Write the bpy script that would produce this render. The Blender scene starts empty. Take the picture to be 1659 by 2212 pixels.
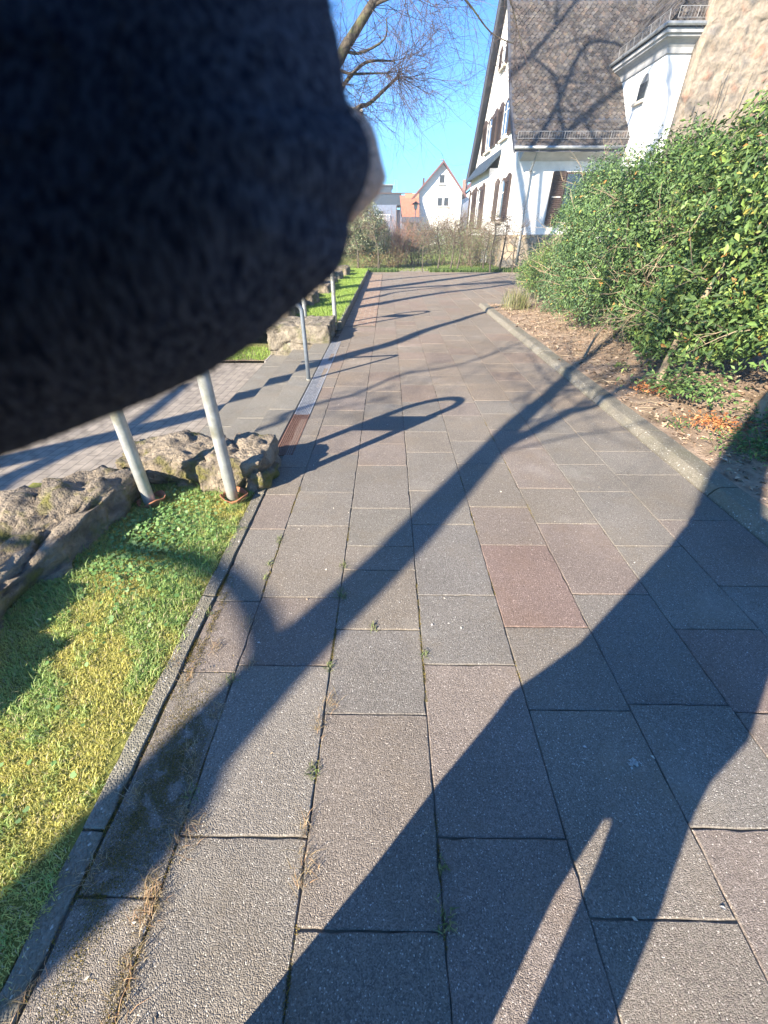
import bpy, math, random
import numpy as np
from mathutils import Vector, Matrix, noise as mnoise
random.seed(7); R=np.random.default_rng(11)
scene=bpy.context.scene; C=scene.collection
rad=math.radians
# ---------------------------------------------------------------- camera, world, sun
H=1.55; PITCH=math.atan(606/890); YAW=rad(.505)
cd=bpy.data.cameras.new('camera'); cam=bpy.data.objects.new('camera',cd); C.objects.link(cam)
cd.sensor_fit='VERTICAL'; cd.sensor_height=24; cd.lens=24*890/2212
cam.location=(0,0,H); cam.rotation_euler=(math.pi/2-PITCH,0,YAW)
cd.clip_start=.004; cd.clip_end=900
cd.dof.use_dof=True; cd.dof.focus_distance=7; cd.dof.aperture_fstop=18
scene.camera=cam
AZ=rad(43.3); T=.5                      # shadows run to +X+Y, length = height / T
D=np.array([math.sin(AZ),math.cos(AZ)]); NP_=np.array([math.cos(AZ),-math.sin(AZ)])
ELEV=math.atan(T)
w=bpy.data.worlds.new('World'); scene.world=w; w.use_nodes=True
nt=w.node_tree; bg=nt.nodes['Background']
sky=nt.nodes.new('ShaderNodeTexSky'); sky.sky_type='NISHITA'; sky.sun_disc=False
sky.sun_elevation=ELEV; sky.sun_rotation=math.atan2(-D[0],-D[1])%(2*math.pi)
sky.air_density=1.0; sky.dust_density=.3; sky.ozone_density=4.0; sky.altitude=100
tint=nt.nodes.new('ShaderNodeMix'); tint.data_type='RGBA'; tint.blend_type='MULTIPLY'; tint.inputs['Factor'].default_value=1
nt.links.new(sky.outputs[0],tint.inputs['A']); tint.inputs['B'].default_value=(.38,.83,1.26,1); nt.links.new(tint.outputs['Result'],bg.inputs[0]); bg.inputs[1].default_value=.068
sd=bpy.data.lights.new('sun','SUN'); sun=bpy.data.objects.new('sun',sd); C.objects.link(sun)
sd.energy=5.0; sd.angle=rad(.53); sd.color=(1,.88,.72)
sv=Vector((D[0]*math.cos(ELEV),D[1]*math.cos(ELEV),-math.sin(ELEV)))
sun.rotation_euler=sv.to_track_quat('-Z','Y').to_euler(); sun.location=(-20,-20,20)
vs=scene.view_settings; vs.view_transform='Standard'; vs.look='None'; vs.gamma=1; vs.exposure=1.92
# ---------------------------------------------------------------- photo measuring (tape of the place, in metres)
def ray(x,y):
    u,v=x-829.5,y-1106; f=890*math.cos(PITCH)-v*math.sin(PITCH); up=-(v*math.cos(PITCH)+890*math.sin(PITCH))
    return u*math.cos(YAW)-f*math.sin(YAW), f*math.cos(YAW)+u*math.sin(YAW), up
def G(x,y,z=0.):
    a,b,c=ray(x,y); t=(z-H)/c; return (a*t,b*t,z)
def AY(x,y,Y):
    a,b,c=ray(x,y); t=Y/b; return (a*t,Y,H+c*t)
# ---------------------------------------------------------------- materials
def mat(name,c1,c2=None,scale=8.,rough=.8,bump=0.,bscale=60.,attr=False,trans=0.,metal=0.,c3=None,s3=1.5,detail=6,spec=.3,mapscale=None,lo=.38,hi=.62,bdist=.01):
    m=bpy.data.materials.new(name); m.use_nodes=True; n=m.node_tree.nodes; l=m.node_tree.links
    b=n['Principled BSDF']; b.inputs['Roughness'].default_value=rough; b.inputs['Metallic'].default_value=metal
    b.inputs['Specular IOR Level'].default_value=spec
    tc=n.new('ShaderNodeTexCoord'); vec=tc.outputs['Object']
    if mapscale:
        mp=n.new('ShaderNodeMapping'); mp.inputs['Scale'].default_value=mapscale; l.new(vec,mp.inputs[0]); vec=mp.outputs[0]
    def rgb(c):
        r=n.new('ShaderNodeRGB'); r.outputs[0].default_value=(*c,1); return r.outputs[0]
    col=rgb(c1)
    def nz(s,d):
        t=n.new('ShaderNodeTexNoise'); t.inputs['Scale'].default_value=s; t.inputs['Detail'].default_value=d; t.inputs['Roughness'].default_value=.6
        l.new(vec,t.inputs['Vector']); return t.outputs['Fac']
    def ramp(f,a,bb):
        r=n.new('ShaderNodeMapRange'); r.inputs['From Min'].default_value=a; r.inputs['From Max'].default_value=bb; l.new(f,r.inputs['Value']); return r.outputs[0]
    def mix(a,bb,f,mode='MIX'):
        x=n.new('ShaderNodeMix'); x.data_type='RGBA'; x.blend_type=mode; l.new(a,x.inputs['A']); l.new(bb,x.inputs['B'])
        if hasattr(f,'links'): l.new(f,x.inputs['Factor'])
        else: x.inputs['Factor'].default_value=f
        return x.outputs['Result']
    if c2 is not None: col=mix(col,rgb(c2),ramp(nz(scale,detail),lo,hi))
    if c3 is not None: col=mix(col,rgb(c3),ramp(nz(s3,4),.52,.68))
    if attr:
        a=n.new('ShaderNodeAttribute'); a.attribute_name='Col'
        col=mix(col,a.outputs['Color'],1.,'MULTIPLY')
    l.new(col,b.inputs['Base Color'])
    if bump:
        bp=n.new('ShaderNodeBump'); bp.inputs['Strength'].default_value=bump; bp.inputs['Distance'].default_value=bdist
        l.new(nz(bscale,8),bp.inputs['Height']); l.new(bp.outputs[0],b.inputs['Normal'])
    if trans:
        tr=n.new('ShaderNodeBsdfTranslucent'); l.new(col,tr.inputs['Color']); ms=n.new('ShaderNodeMixShader'); ms.inputs[0].default_value=trans
        l.new(b.outputs[0],ms.inputs[1]); l.new(tr.outputs[0],ms.inputs[2]); l.new(ms.outputs[0],n['Material Output'].inputs['Surface'])
    return m
# ---------------------------------------------------------------- mesh helpers
class MB:
    def __init__(s): s.v=[];s.f=[];s.c=[];s.n=0
    def add(s,v,f,col=(1,1,1)):
        v=np.asarray(v,float).reshape(-1,3); s.v.append(v); s.f+= [tuple(int(i)+s.n for i in q) for q in f]
        s.c.append(np.tile(np.array([*col,1.]),(len(v),1)) if np.ndim(col)==1 else np.c_[col,np.ones(len(v))]); s.n+=len(v); return s
    def box(s,x0,x1,y0,y1,z0,z1,col=(1,1,1)):
        v=[(x,y,z) for z in (z0,z1) for x,y in ((x0,y0),(x1,y0),(x1,y1),(x0,y1))]
        return s.add(v,[(3,2,1,0),(4,5,6,7),(0,1,5,4),(1,2,6,5),(2,3,7,6),(3,0,4,7)],col)
    def bev(s,x0,x1,y0,y1,z0,z1,b=.01,col=(1,1,1)):
        v=[(x0,y0,z0),(x1,y0,z0),(x1,y1,z0),(x0,y1,z0),(x0,y0,z1-b),(x1,y0,z1-b),(x1,y1,z1-b),(x0,y1,z1-b),(x0+b,y0+b,z1),(x1-b,y0+b,z1),(x1-b,y1-b,z1),(x0+b,y1-b,z1)]
        f=[(3,2,1,0),(8,9,10,11)]
        for a in range(4):
            b2=(a+1)%4; f+=[(a,b2,b2+4,a+4),(a+4,b2+4,b2+8,a+8)]
        return s.add(v,f,col)
    def prism(s,poly,axis,a,b,col=(1,1,1)):      # poly in the two other axes, extruded along axis from a to b
        n=len(poly); v=[]
        for t in (a,b):
            for p in poly:
                q=list(p); q.insert(axis,t); v.append(q)
        f=[tuple(range(n))[::-1],tuple(range(n,2*n))]+[(i,(i+1)%n,(i+1)%n+n,i+n) for i in range(n)]
        return s.add(v,f,col)
    def tube(s,pts,r,n=8,cap=True,col=(1,1,1)):
        pts=[Vector(p) for p in pts]; r=[r]*len(pts) if np.isscalar(r) else r
        v=[];f=[]; up=None
        for i,p in enumerate(pts):
            t=(pts[min(i+1,len(pts)-1)]-pts[max(i-1,0)]).normalized()
            if up is None: up=t.orthogonal().normalized()
            else: up=(up-t*up.dot(t)).normalized()
            sd_=t.cross(up)
            for k in range(n):
                a=2*math.pi*k/n; v.append(p+(up*math.cos(a)+sd_*math.sin(a))*r[i])
        for i in range(len(pts)-1):
            for k in range(n):
                k2=(k+1)%n; f.append((i*n+k,i*n+k2,(i+1)*n+k2,(i+1)*n+k))
        if cap: f.append(tuple(range(n))[::-1]); f.append(tuple((len(pts)-1)*n+k for k in range(n)))
        return s.add([tuple(x) for x in v],f,col)
    def loft(s,rings,cap=True,col=(1,1,1)):
        n=len(rings[0]); v=[p for r in rings for p in r]; f=[]
        for i in range(len(rings)-1):
            for k in range(n):
                k2=(k+1)%n; f.append((i*n+k,i*n+k2,(i+1)*n+k2,(i+1)*n+k))
        if cap: f.append(tuple(range(n))[::-1]); f.append(tuple((len(rings)-1)*n+k for k in range(n)))
        return s.add(v,f,col)
def ragslab(mb,x0,x1,y0,y1,z0,z1,col,j=.0011,step=.045):
    def side(a,b):
        L=math.hypot(b[0]-a[0],b[1]-a[1]); k=max(2,int(L/step)); out=[]
        for i in range(k):
            t=i/k; nx,ny=(b[1]-a[1])/L,-(b[0]-a[0])/L; o=random.gauss(0,j) if i else -.002
            if random.random()<.05 and i: o-=.005
            out.append((a[0]+(b[0]-a[0])*t+nx*min(o,.0015),a[1]+(b[1]-a[1])*t+ny*min(o,.0015)))
        return out
    P=side((x0,y0),(x1,y0))+side((x1,y0),(x1,y1))+side((x1,y1),(x0,y1))+side((x0,y1),(x0,y0)); n=len(P)
    cx,cy=(x0+x1)/2,(y0+y1)/2; hx,hy=(x1-x0)/2,(y1-y0)/2; b=.0035
    top=[(cx+(p[0]-cx)*(1-b/hx),cy+(p[1]-cy)*(1-b/hy)) for p in P]
    V=[(p[0],p[1],z0) for p in P]+[(p[0],p[1],z1-.003) for p in P]+[(p[0],p[1],z1) for p in top]
    F=[(i,(i+1)%n,(i+1)%n+n,i+n) for i in range(n)]+[(i+n,(i+1)%n+n,(i+1)%n+2*n,i+2*n) for i in range(n)]+[tuple(range(2*n,3*n))]
    mb.add(V,F,col)
LOC={}
def mesh(name,V,F,cols=None,loc=(0,0,0),smooth=False):
    me=bpy.data.meshes.new(name); V=np.asarray(V,float)-np.array(loc)
    if isinstance(F,np.ndarray):
        k=F.shape[1]; me.vertices.add(len(V)); me.vertices.foreach_set('co',V.astype('f4').ravel())
        me.loops.add(F.size); me.loops.foreach_set('vertex_index',F.astype('i4').ravel())
        me.polygons.add(len(F)); me.polygons.foreach_set('loop_start',np.arange(0,F.size,k,dtype='i4'))
        try: me.polygons.foreach_set('loop_total',np.full(len(F),k,dtype='i4'))
        except Exception: pass
        me.update(calc_edges=True)
    else: me.from_pydata(V.tolist(),[],F)
    if cols is not None:
        at=me.color_attributes.new('Col','FLOAT_COLOR','POINT'); at.data.foreach_set('color',np.asarray(cols,'f4').ravel())
    if smooth: me.polygons.foreach_set('use_smooth',[True]*len(me.polygons))
    me.update(); return me
def link(name,me,m,parent=None,loc=(0,0,0)):
    o=bpy.data.objects.new(name,me); C.objects.link(o); me.materials.append(m)
    if parent is not None: o.parent=parent; LOC[o]=LOC[parent]
    else: o.location=loc; LOC[o]=tuple(loc)
    return o
def obj(name,mb,m,parent=None,smooth=False,loc=(0,0,0)):
    if parent is not None: loc=LOC[parent]
    me=mesh(name,np.concatenate(mb.v),mb.f,np.concatenate(mb.c),loc,smooth)
    return link(name,me,m,parent,loc)
def raw(name,V,F,cols,m,parent=None,loc=(0,0,0),smooth=False):
    if parent is not None: loc=LOC[parent]
    return link(name,mesh(name,V,F,cols,loc,smooth),m,parent,loc)
def thing(name,label,cat,loc,group=None):
    o=bpy.data.objects.new(name,None); C.objects.link(o); o.location=loc; LOC[o]=tuple(loc); o.empty_display_size=.2
    return tag(o,label,cat,group)
def tag(o,label,cat,group=None,kind=None):
    o['label']=label; o['category']=cat
    if group: o['group']=group
    if kind: o['kind']=kind
    return o
def struct(o,kind='structure'): o['kind']=kind; return o
def bend_normals(): pass
def autosmooth(o,ang=40):
    me=o.data; me.polygons.foreach_set('use_smooth',[True]*len(me.polygons)); me.set_sharp_from_angle(angle=rad(ang))
# leaves / blades -------------------------------------------------
def unit(a): return a/np.maximum(np.linalg.norm(a,axis=1,keepdims=True),1e-9)
def leaves(P,Nn,L,wr=.42,fold=.25,droop=0.):
    n=len(P); t=R.normal(size=(n,3)); Nn=unit(Nn); t=unit(t-Nn*np.sum(t*Nn,1,keepdims=True)); t[:,2]-=droop; t=unit(t)
    s=unit(np.cross(Nn,t)); L=L[:,None]
    a=P; tip=P+t*L-Nn*L*.12; m=P+t*L*.48
    l=m+s*L*wr*.5+Nn*L*fold*.4; r=m-s*L*wr*.5+Nn*L*fold*.4
    V=np.stack([a,r,tip,l],1).reshape(-1,3); i=np.arange(n)*4
    F=np.concatenate([np.stack([i,i+1,i+2],1),np.stack([i,i+2,i+3],1)])
    return V,F
def blades(P,L,wd,lean=.5,dirs=None):
    n=len(P); a=R.uniform(0,2*math.pi,n); d=np.stack([np.cos(a),np.sin(a),np.zeros(n)],1)
    side=np.stack([-d[:,1],d[:,0],d[:,2]],1)*wd[:,None]; ln=R.uniform(.2,1,n)[:,None]*lean; L=L[:,None]
    z=np.array([0,0,1.])
    m=P+z*L*.55+d*L*ln*.35; tip=P+z*L*(1-.35*ln)+d*L*ln
    V=np.stack([P-side,P+side,m+side*.8,tip,m-side*.8],1).reshape(-1,3); i=np.arange(n)*5
    F=np.concatenate([np.stack([i,i+1,i+2],1),np.stack([i,i+2,i+4],1),np.stack([i+4,i+2,i+3],1)])
    return V,F
def colrep(c,k): return np.c_[np.repeat(c,k,0),np.ones(len(c)*k)]
def pal(n,cols,wts=None,var=.18):
    cols=np.array(cols); ix=R.choice(len(cols),n,p=wts); c=cols[ix]*R.uniform(1-var,1+var,(n,1)); return c
def vnoise(P,s,seed=0.):
    return np.array([mnoise.noise(Vector((p[0]*s+seed,p[1]*s-seed,p[2]*s))) for p in P])
# branching --------------------------------------------------------
def limb(mb,pts,r0,r1,n=7,sub=4,wob=.0):
    P=[Vector(p) for p in pts]; out=[]
    for i in range(len(P)-1):
        p0=P[max(i-1,0)];p1=P[i];p2=P[i+1];p3=P[min(i+2,len(P)-1)]
        for k in range(sub):
            t=k/sub; out.append(.5*((2*p1)+(p2-p0)*t+(2*p0-5*p1+4*p2-p3)*t*t+(3*p1-p0-3*p2+p3)*t**3))
    out.append(P[-1])
    if wob: out=[p+Vector((random.gauss(0,wob),random.gauss(0,wob),random.gauss(0,wob))) if 0<i<len(out)-1 else p for i,p in enumerate(out)]
    rr=[r0+(r1-r0)*i/(len(out)-1) for i in range(len(out))]
    mb.tube(out,rr,n,cap=True); return out,rr
def twigs(mb,p,d,L,r,depth,up=.1,spread=.6,n=4):
    d=d.normalized(); pts=[p]; segs=3 if depth>0 else 2
    for i in range(segs):
        d=(d+Vector((random.gauss(0,.16),random.gauss(0,.16),random.gauss(0,.16)+up*.25))).normalized(); pts.append(pts[-1]+d*L/segs)
    rr=[r*(1-.5*i/segs) for i in range(segs+1)]
    mb.tube(pts,rr,n if r>.01 else 3,cap=False)
    if depth<=0: return
    k=random.randint(3,5)
    for j in range(k):
        q=pts[random.randint(1,segs)] if j else pts[-1]
        nd=(d+Vector((random.gauss(0,spread),random.gauss(0,spread),random.gauss(0,spread)))).normalized()
        twigs(mb,q,nd,L*random.uniform(.5,.8),r*.55,depth-1,up,spread,n)
# ================================================================ MATERIALS
def stonemat(name,dark,light,bumpd=.0042,gs=330.,attr=True,warm=(.2,.165,.12)):
    m=bpy.data.materials.new(name); m.use_nodes=True; n=m.node_tree.nodes; l=m.node_tree.links; b=n['Principled BSDF']; b.inputs['Roughness'].default_value=.93; b.inputs['Specular IOR Level'].default_value=.25
    tc=n.new('ShaderNodeTexCoord').outputs['Object']
    def nz(sc,d,ro=.6):
        t=n.new('ShaderNodeTexNoise'); t.inputs['Scale'].default_value=sc; t.inputs['Detail'].default_value=d; t.inputs['Roughness'].default_value=ro; l.new(tc,t.inputs['Vector']); return t.outputs['Fac']
    def mr(f,a,bb,c,d):
        q=n.new('ShaderNodeMapRange'); l.new(f,q.inputs['Value'])
        for k,v in zip(('From Min','From Max','To Min','To Max'),(a,bb,c,d)): q.inputs[k].default_value=v
        return q.outputs[0]
    def mth(op,a,bb):
        q=n.new('ShaderNodeMath'); q.operation=op
        for k,v in enumerate((a,bb)):
            if hasattr(v,'links'): l.new(v,q.inputs[k])
            else: q.inputs[k].default_value=v
        return q.outputs[0]
    def mix(a,bb,f,mode='MIX'):
        x=n.new('ShaderNodeMix'); x.data_type='RGBA'; x.blend_type=mode
        for k,v in (('A',a),('B',bb)):
            if hasattr(v,'links'): l.new(v,x.inputs[k])
            else: x.inputs[k].default_value=(*v,1)
        if hasattr(f,'links'): l.new(f,x.inputs['Factor'])
        else: x.inputs['Factor'].default_value=f
        return x.outputs['Result']
    vo=n.new('ShaderNodeTexVoronoi'); vo.inputs['Scale'].default_value=gs; l.new(tc,vo.inputs['Vector'])
    sp=n.new('ShaderNodeSeparateColor'); l.new(vo.outputs['Color'],sp.inputs[0])
    col=mix(dark,light,mr(sp.outputs[0],.1,1.,.0,1.))                  # separate grains of aggregate
    col=mix(col,mix(dark,light,.45),.35)
    bright=mr(sp.outputs[1],.965,.99,0.,1.); col=mix(col,(.5,.48,.43),bright)
    col=mix(col,tuple(x*.62 for x in light),mr(nz(38,5),.5,.72,0,.55)) # weathering film
    col=mix(col,warm,mr(nz(2.3,5,.7),.5,.75,0,.5))
    col=mix(col,(.34,.33,.3),mr(nz(1.1,6,.7),.56,.75,0,.5))            # pale scuffs
    col=mix(col,(.07,.065,.05),mr(nz(5.,8,.75),.62,.75,0,.6))          # stains
    if attr:
        a=n.new('ShaderNodeAttribute'); a.attribute_name='Col'; col=mix(col,a.outputs['Color'],1.,'MULTIPLY')
    l.new(col,b.inputs['Base Color'])
    hgt=mth('ADD',mth('MULTIPLY',vo.outputs['Distance'],-1.2),mth('ADD',nz(120,4),mth('MULTIPLY',nz(30,3),.8)))
    bp=n.new('ShaderNodeBump'); l.new(hgt,bp.inputs['Height']); bp.inputs['Distance'].default_value=bumpd; l.new(mr(nz(1.7,4),.35,.7,.35,1.),bp.inputs['Strength']); l.new(bp.outputs[0],b.inputs['Normal'])
    return m
m_slab=stonemat('paving_slab',(.085,.077,.068),(.30,.275,.24))
m_dirt=mat('joint_dirt',(.19,.17,.13),(.06,.052,.038),5,1,.5,80)
m_kerb=stonemat('kerb_concrete',(.13,.118,.09),(.25,.23,.185),.006,150,False,(.14,.14,.08))
m_soil=mat('soil',(.24,.175,.12),(.40,.30,.215),9,1,1.,45,c3=(.2,.145,.09),s3=2.5,bdist=.03)
m_lawn=mat('lawn_soil',(.13,.14,.035),(.2,.2,.045),14,1,.8,60)
m_grass=mat('grass_blade',(1,1,1),attr=True,rough=.5,trans=.42)
m_leaf=mat('leaf',(1,1,1),attr=True,rough=.5,trans=.2,spec=.3)
m_litter=mat('leaf_litter',(1,1,1),attr=True,rough=.8,trans=.1)
m_rock=mat('rough_stone',(.32,.265,.195),(.13,.11,.085),7,.95,1.,28,c3=(.16,.15,.04),s3=6,bdist=.05)
m_rock2=mat('sandstone_block',(.27,.235,.18),(.15,.13,.1),9,.95,1.,35,c3=(.15,.145,.08),s3=5,bdist=.03)
m_galv=mat('galvanised_steel',(.50,.51,.49),(.38,.39,.37),14,.42,.15,60,metal=.55,c3=(.3,.29,.22),s3=5)
m_zinc=mat('zinc_grating',(.38,.39,.4),(.25,.26,.27),20,.6,.2,60,metal=.35)
m_rust=mat('rusty_grating',(.13,.07,.05),(.2,.12,.09),30,.85,.4,120,metal=.2)
m_terra=mat('terracotta',(.36,.15,.075),(.25,.13,.08),20,.9,.4,60)
m_bark=mat('bark',(.12,.1,.075),(.05,.042,.035),18,.95,.8,40,c3=(.12,.13,.05),s3=4,bdist=.02)
m_twig=mat('twig_bark',(.17,.125,.09),(.09,.07,.055),20,.9)
m_cut=mat('pale_bark',(.34,.27,.18),(.2,.16,.11),16,.9,.5,60)
m_white=mat('white_render',(.80,.79,.76),(.70,.69,.66),3,.9,.5,45,bdist=.02)
m_white2=mat('smooth_white_render',(.8,.8,.79),(.72,.72,.72),1.5,.85,.2,60)
m_soff=mat('soffit_paint',(.45,.46,.47),(.38,.39,.4),4,.8)
m_tile=mat('roof_slate',(.092,.082,.077),(.06,.055,.055),12,.75,.6,50,attr=True,c3=(.13,.115,.09),s3=7)
m_under=mat('shaded_wood_underside',(.07,.075,.095),(.05,.055,.07),5,.8)  # dark wood with the bluish soffit shade put into its colour
m_wood=mat('shutter_wood',(.06,.04,.034),(.045,.03,.026),10,.6,.3,60)
m_dkwood=mat('dark_frame',(.05,.035,.03),(.08,.05,.04),10,.6)
m_glass=mat('window_glass',(.03,.04,.05),rough=.08,spec=.8)
m_curt=mat('net_curtain',(.5,.52,.52),(.4,.42,.42),9,.8)
m_gut=mat('zinc_gutter',(.33,.35,.36),(.24,.26,.27),8,.5,metal=.5)
m_cream=mat('stone_sill',(.55,.5,.42),(.42,.38,.32),10,.9)
m_black=mat('black_fleece',(.010,.014,.03),(.085,.095,.125),1.,.97,.45,1.,spec=.05)
m_line=mat('sherpa_lining',(.9,.66,.52),(.75,.52,.4),900,.95,.7,1500,trans=.3,bdist=.0006)
m_skin=mat('skin',(.55,.35,.26),rough=.5)
m_cloth=mat('dark_coat',(.02,.022,.03),(.03,.03,.035),60,.95)
m_denim=mat('dark_trousers',(.02,.025,.04),(.035,.04,.06),80,.95)
m_hair=mat('brown_hair',(.06,.035,.02),rough=.6)
# brick pattern for pavers / masonry
def brickmat(name,c1,c2,mort,bw,bh,ms=.008,rough=.9,bump=.4,offs=.5,distort=0.,rot=0.,plane='xy'):
    m=bpy.data.materials.new(name); m.use_nodes=True; n=m.node_tree.nodes; l=m.node_tree.links; b=n['Principled BSDF']; b.inputs['Roughness'].default_value=rough
    tc=n.new('ShaderNodeTexCoord'); sep=n.new('ShaderNodeSeparateXYZ'); l.new(tc.outputs['Object'],sep.inputs[0]); cb=n.new('ShaderNodeCombineXYZ')
    if plane=='xy': l.new(sep.outputs[0],cb.inputs[0]); l.new(sep.outputs[1],cb.inputs[1])
    else:
        ad=n.new('ShaderNodeMath'); l.new(sep.outputs[0],ad.inputs[0]); l.new(sep.outputs[1],ad.inputs[1]); l.new(ad.outputs[0],cb.inputs[0]); l.new(sep.outputs[2],cb.inputs[1])
    mp=n.new('ShaderNodeMapping'); mp.inputs['Rotation'].default_value=(0,0,rot); l.new(cb.outputs[0],mp.inputs[0]); vec=mp.outputs[0]
    if distort:
        nz=n.new('ShaderNodeTexNoise'); nz.inputs['Scale'].default_value=1.6; nz.inputs['Detail'].default_value=3; l.new(tc.outputs['Object'],nz.inputs['Vector'])
        ad2=n.new('ShaderNodeVectorMath'); ad2.operation='MULTIPLY_ADD'; l.new(nz.outputs['Color'],ad2.inputs[0]); ad2.inputs[1].default_value=(distort,)*3; l.new(vec,ad2.inputs[2]); vec=ad2.outputs[0]
    br=n.new('ShaderNodeTexBrick'); l.new(vec,br.inputs['Vector']); br.offset=offs
    br.inputs['Color1'].default_value=(*c1,1); br.inputs['Color2'].default_value=(*c2,1); br.inputs['Mortar'].default_value=(*mort,1)
    br.inputs['Scale'].default_value=1; br.inputs['Brick Width'].default_value=bw; br.inputs['Row Height'].default_value=bh; br.inputs['Mortar Size'].default_value=ms; br.inputs['Bias'].default_value=-.1
    nn=n.new('ShaderNodeTexNoise'); nn.inputs['Scale'].default_value=9; nn.inputs['Detail'].default_value=7; l.new(tc.outputs['Object'],nn.inputs['Vector'])
    mr=n.new('ShaderNodeMapRange'); mr.inputs['From Min'].default_value=.3; mr.inputs['From Max'].default_value=.7; mr.inputs['To Min'].default_value=.7; mr.inputs['To Max'].default_value=1.2; l.new(nn.outputs['Fac'],mr.inputs['Value'])
    mx=n.new('ShaderNodeMix'); mx.data_type='RGBA'; mx.blend_type='MULTIPLY'; mx.inputs['Factor'].default_value=1; l.new(br.outputs['Color'],mx.inputs['A']); l.new(mr.outputs[0],mx.inputs['B']); l.new(mx.outputs['Result'],b.inputs['Base Color'])
    bp=n.new('ShaderNodeBump'); bp.inputs['Strength'].default_value=bump; bp.inputs['Distance'].default_value=.02
    sm=n.new('ShaderNodeMath'); sm.operation='SUBTRACT'; l.new(nn.outputs['Fac'],sm.inputs[0]); l.new(br.outputs['Fac'],sm.inputs[1]); l.new(sm.outputs[0],bp.inputs['Height']); l.new(bp.outputs[0],b.inputs['Normal'])
    return m
m_paver=brickmat('courtyard_paver',(.27,.235,.19),(.23,.20,.165),(.12,.105,.085),.20,.10,.004,bump=.25,rot=rad(90))
m_small=brickmat('brown_small_paver',(.28,.19,.13),(.22,.15,.11),(.3,.26,.2),.21,.21,.008,bump=.25)
def rubble(name,sc,cols,mort,stretch=(1,1,1.3),soft=(.03,.1)):
    m=bpy.data.materials.new(name); m.use_nodes=True; n=m.node_tree.nodes; l=m.node_tree.links; b=n['Principled BSDF']; b.inputs['Roughness'].default_value=.95
    tc=n.new('ShaderNodeTexCoord').outputs['Object']; nz=n.new('ShaderNodeTexNoise'); nz.inputs['Scale'].default_value=2.2; nz.inputs['Detail'].default_value=4; l.new(tc,nz.inputs['Vector'])
    ma=n.new('ShaderNodeVectorMath'); ma.operation='MULTIPLY_ADD'; l.new(nz.outputs['Color'],ma.inputs[0]); ma.inputs[1].default_value=(.45,.45,.45); l.new(tc,ma.inputs[2])
    mp=n.new('ShaderNodeMapping'); mp.inputs['Scale'].default_value=stretch; l.new(ma.outputs[0],mp.inputs[0])
    v=n.new('ShaderNodeTexVoronoi'); v.inputs['Scale'].default_value=sc; l.new(mp.outputs[0],v.inputs['Vector']); e=n.new('ShaderNodeTexVoronoi'); e.feature='DISTANCE_TO_EDGE'; e.inputs['Scale'].default_value=sc; l.new(mp.outputs[0],e.inputs['Vector'])
    sp=n.new('ShaderNodeSeparateColor'); l.new(v.outputs['Color'],sp.inputs[0]); cr=n.new('ShaderNodeValToRGB'); l.new(sp.outputs[0],cr.inputs[0]); cr.color_ramp.interpolation='CONSTANT'
    while len(cr.color_ramp.elements)<len(cols): cr.color_ramp.elements.new(.5)
    for i,(el,c) in enumerate(zip(cr.color_ramp.elements,cols)): el.position=i/len(cols); el.color=(*c,1)
    mr=n.new('ShaderNodeMapRange'); mr.inputs['From Min'].default_value=soft[0]; mr.inputs['From Max'].default_value=soft[1]; l.new(e.outputs['Distance'],mr.inputs['Value'])
    mx=n.new('ShaderNodeMix'); mx.data_type='RGBA'; mx.inputs['A'].default_value=(*mort,1); l.new(cr.outputs[0],mx.inputs['B']); l.new(mr.outputs[0],mx.inputs['Factor'])
    n2=n.new('ShaderNodeTexNoise'); n2.inputs['Scale'].default_value=7; n2.inputs['Detail'].default_value=8; n2.inputs['Roughness'].default_value=.7; l.new(tc,n2.inputs['Vector']); m2=n.new('ShaderNodeMapRange'); l.new(n2.outputs['Fac'],m2.inputs['Value'])
    for k,vv in zip(('From Min','From Max','To Min','To Max'),(.3,.7,.6,1.3)): m2.inputs[k].default_value=vv
    mm=n.new('ShaderNodeMix'); mm.data_type='RGBA'; mm.blend_type='MULTIPLY'; mm.inputs['Factor'].default_value=1; l.new(mx.outputs['Result'],mm.inputs['A']); l.new(m2.outputs[0],mm.inputs['B']); l.new(mm.outputs['Result'],b.inputs['Base Color'])
    ad=n.new('ShaderNodeMath'); l.new(mr.outputs[0],ad.inputs[0]); l.new(n2.outputs['Fac'],ad.inputs[1]); bp=n.new('ShaderNodeBump'); bp.inputs['Distance'].default_value=.04; bp.inputs['Strength'].default_value=.8; l.new(ad.outputs[0],bp.inputs['Height']); l.new(bp.outputs[0],b.inputs['Normal'])
    return m
m_church=rubble('weathered_rubble',1.9,[(.25,.19,.14),(.19,.165,.14),(.28,.165,.115),(.27,.22,.165),(.17,.155,.14),(.24,.2,.15)],(.245,.205,.16),(1,1,1.5),(.05,.42))
m_masonry=rubble('rubble_masonry',2.6,[(.40,.31,.2),(.25,.22,.18),(.33,.27,.2),(.2,.18,.15),(.42,.33,.24)],(.2,.17,.13))
m_brick=brickmat('old_brick',(.28,.13,.09),(.2,.1,.08),(.3,.26,.22),.25,.08,.012,plane='xz')
m_orange=mat('clay_tile',(.36,.13,.08),(.3,.1,.06),3,.8,.3,30)
m_redroof=mat('red_roof_edge',(.17,.075,.065),(.13,.06,.055),5,.8)
m_slate=mat('blue_slate',(.035,.055,.08),(.025,.04,.06),5,.7)
m_grayw=mat('grey_render',(.15,.18,.25),(.12,.15,.21),3,.85)
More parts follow.
